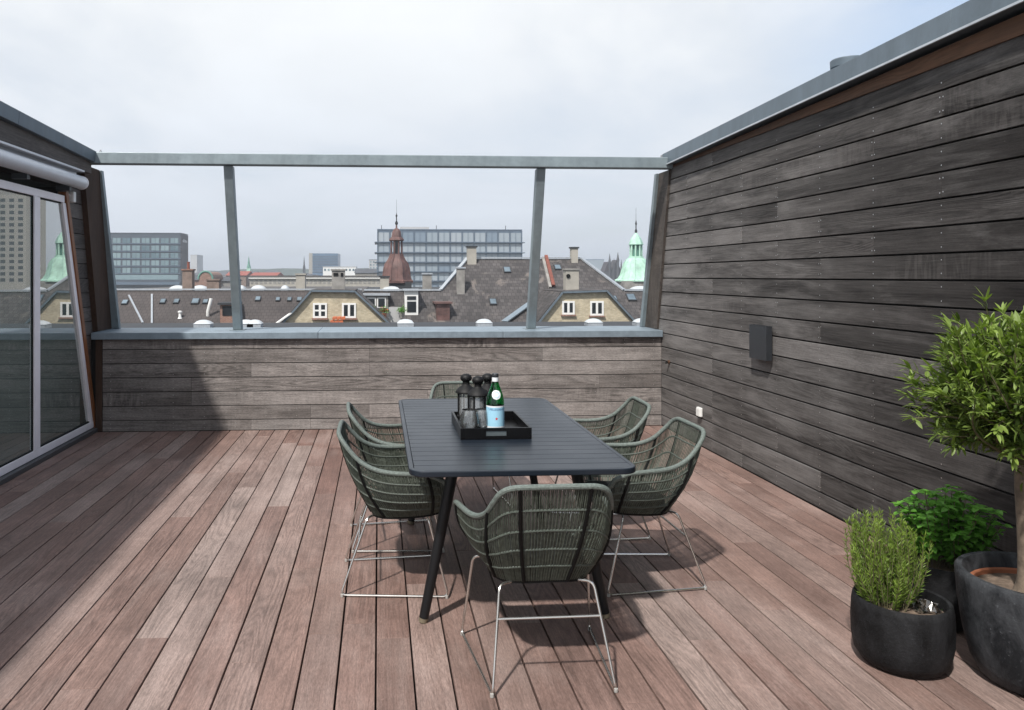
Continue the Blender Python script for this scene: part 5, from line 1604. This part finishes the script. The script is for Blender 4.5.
def wmix(f, a, b_, mode='MIX'):
    nd = nt.nodes.new('ShaderNodeMix'); nd.data_type = 'RGBA'; nd.blend_type = mode
    for i, v in ((0, f), (6, a), (7, b_)):
        if isinstance(v, bpy.types.NodeSocket): nt.links.new(v, nd.inputs[i])
        else: nd.inputs[i].default_value = (*v, 1) if isinstance(v, tuple) else v
    return nd.outputs[2]
# cloud deck: greyer and bluer low down, brighter overhead
K = 8.0
hi = wramp(sep.outputs[2], [(0.0, (.72, .78, .86)), (0.14, (.79, .845, .925)), (0.30, (.94, .97, 1.0)), (1.0, (.90, .93, .97))])
tone = wramp(n1.outputs['Fac'], [(0.32, .84), (0.50, .97), (0.68, 1.06)])
cl = wmix(1.0, wmix(1.0, hi, tone, 'MULTIPLY'), (K, K, K), 'MULTIPLY')
# a clearing towards +X high up
clear = wm('MULTIPLY', wramp(wm('ADD', wm('MULTIPLY', sep.outputs[0], 1.0), wm('MULTIPLY', sep.outputs[2], .55)), [(0.56, 0.0), (0.86, 1.0)]), wramp(n1.outputs['Fac'], [(0.35, .95), (0.62, .35)]))
thin = wramp(n1.outputs['Fac'], [(0.34, .18), (0.5, 0.0)])
skyb = wmix(1.0, sky.outputs[0], (1.5, 1.5, 1.5), 'MULTIPLY')
nt.links.new(wmix(wm('MINIMUM', wm('ADD', clear, thin), 1.0), cl, skyb), bg.inputs[0])

sd = bpy.data.lights.new('sun', 'SUN'); sd.energy = 4.05; sd.angle = R(2.0); sd.color = (1.0, .955, .90)
so = bpy.data.objects.new('sun', sd); C.objects.link(so)
so.rotation_euler = SUNV.to_track_quat('-Z', 'Y').to_euler(); so.location = (-6, -8, 14)

# ------------------------------------------------------------------ camera
cd = bpy.data.cameras.new('camera'); co = bpy.data.objects.new('camera', cd); C.objects.link(co)
cd.sensor_width = 36; cd.sensor_fit = 'HORIZONTAL'; cd.lens = 36 * FPX / 1024
cd.shift_x = (512 - 426) / 1024; cd.shift_y = -(355 - 276) / 1024
cd.clip_start = .05; cd.clip_end = 8000
co.location = (0, 0, CZ); co.rotation_euler = (R(90), 0, -PSI)
sc.camera = co

sc.render.engine = 'CYCLES'
sc.cycles.use_denoising = True
try: sc.cycles.denoiser = 'OPENIMAGEDENOISE'
except Exception: pass
sc.cycles.max_bounces = 8; sc.cycles.transparent_max_bounces = 12; sc.cycles.volume_bounces = 0
sc.cycles.caustics_reflective = False; sc.cycles.caustics_refractive = False
sc.view_settings.view_transform = 'Standard'; sc.view_settings.look = 'None'
sc.view_settings.exposure = 0.39; sc.view_settings.gamma = 1.0
sc.view_settings.use_curve_mapping = False
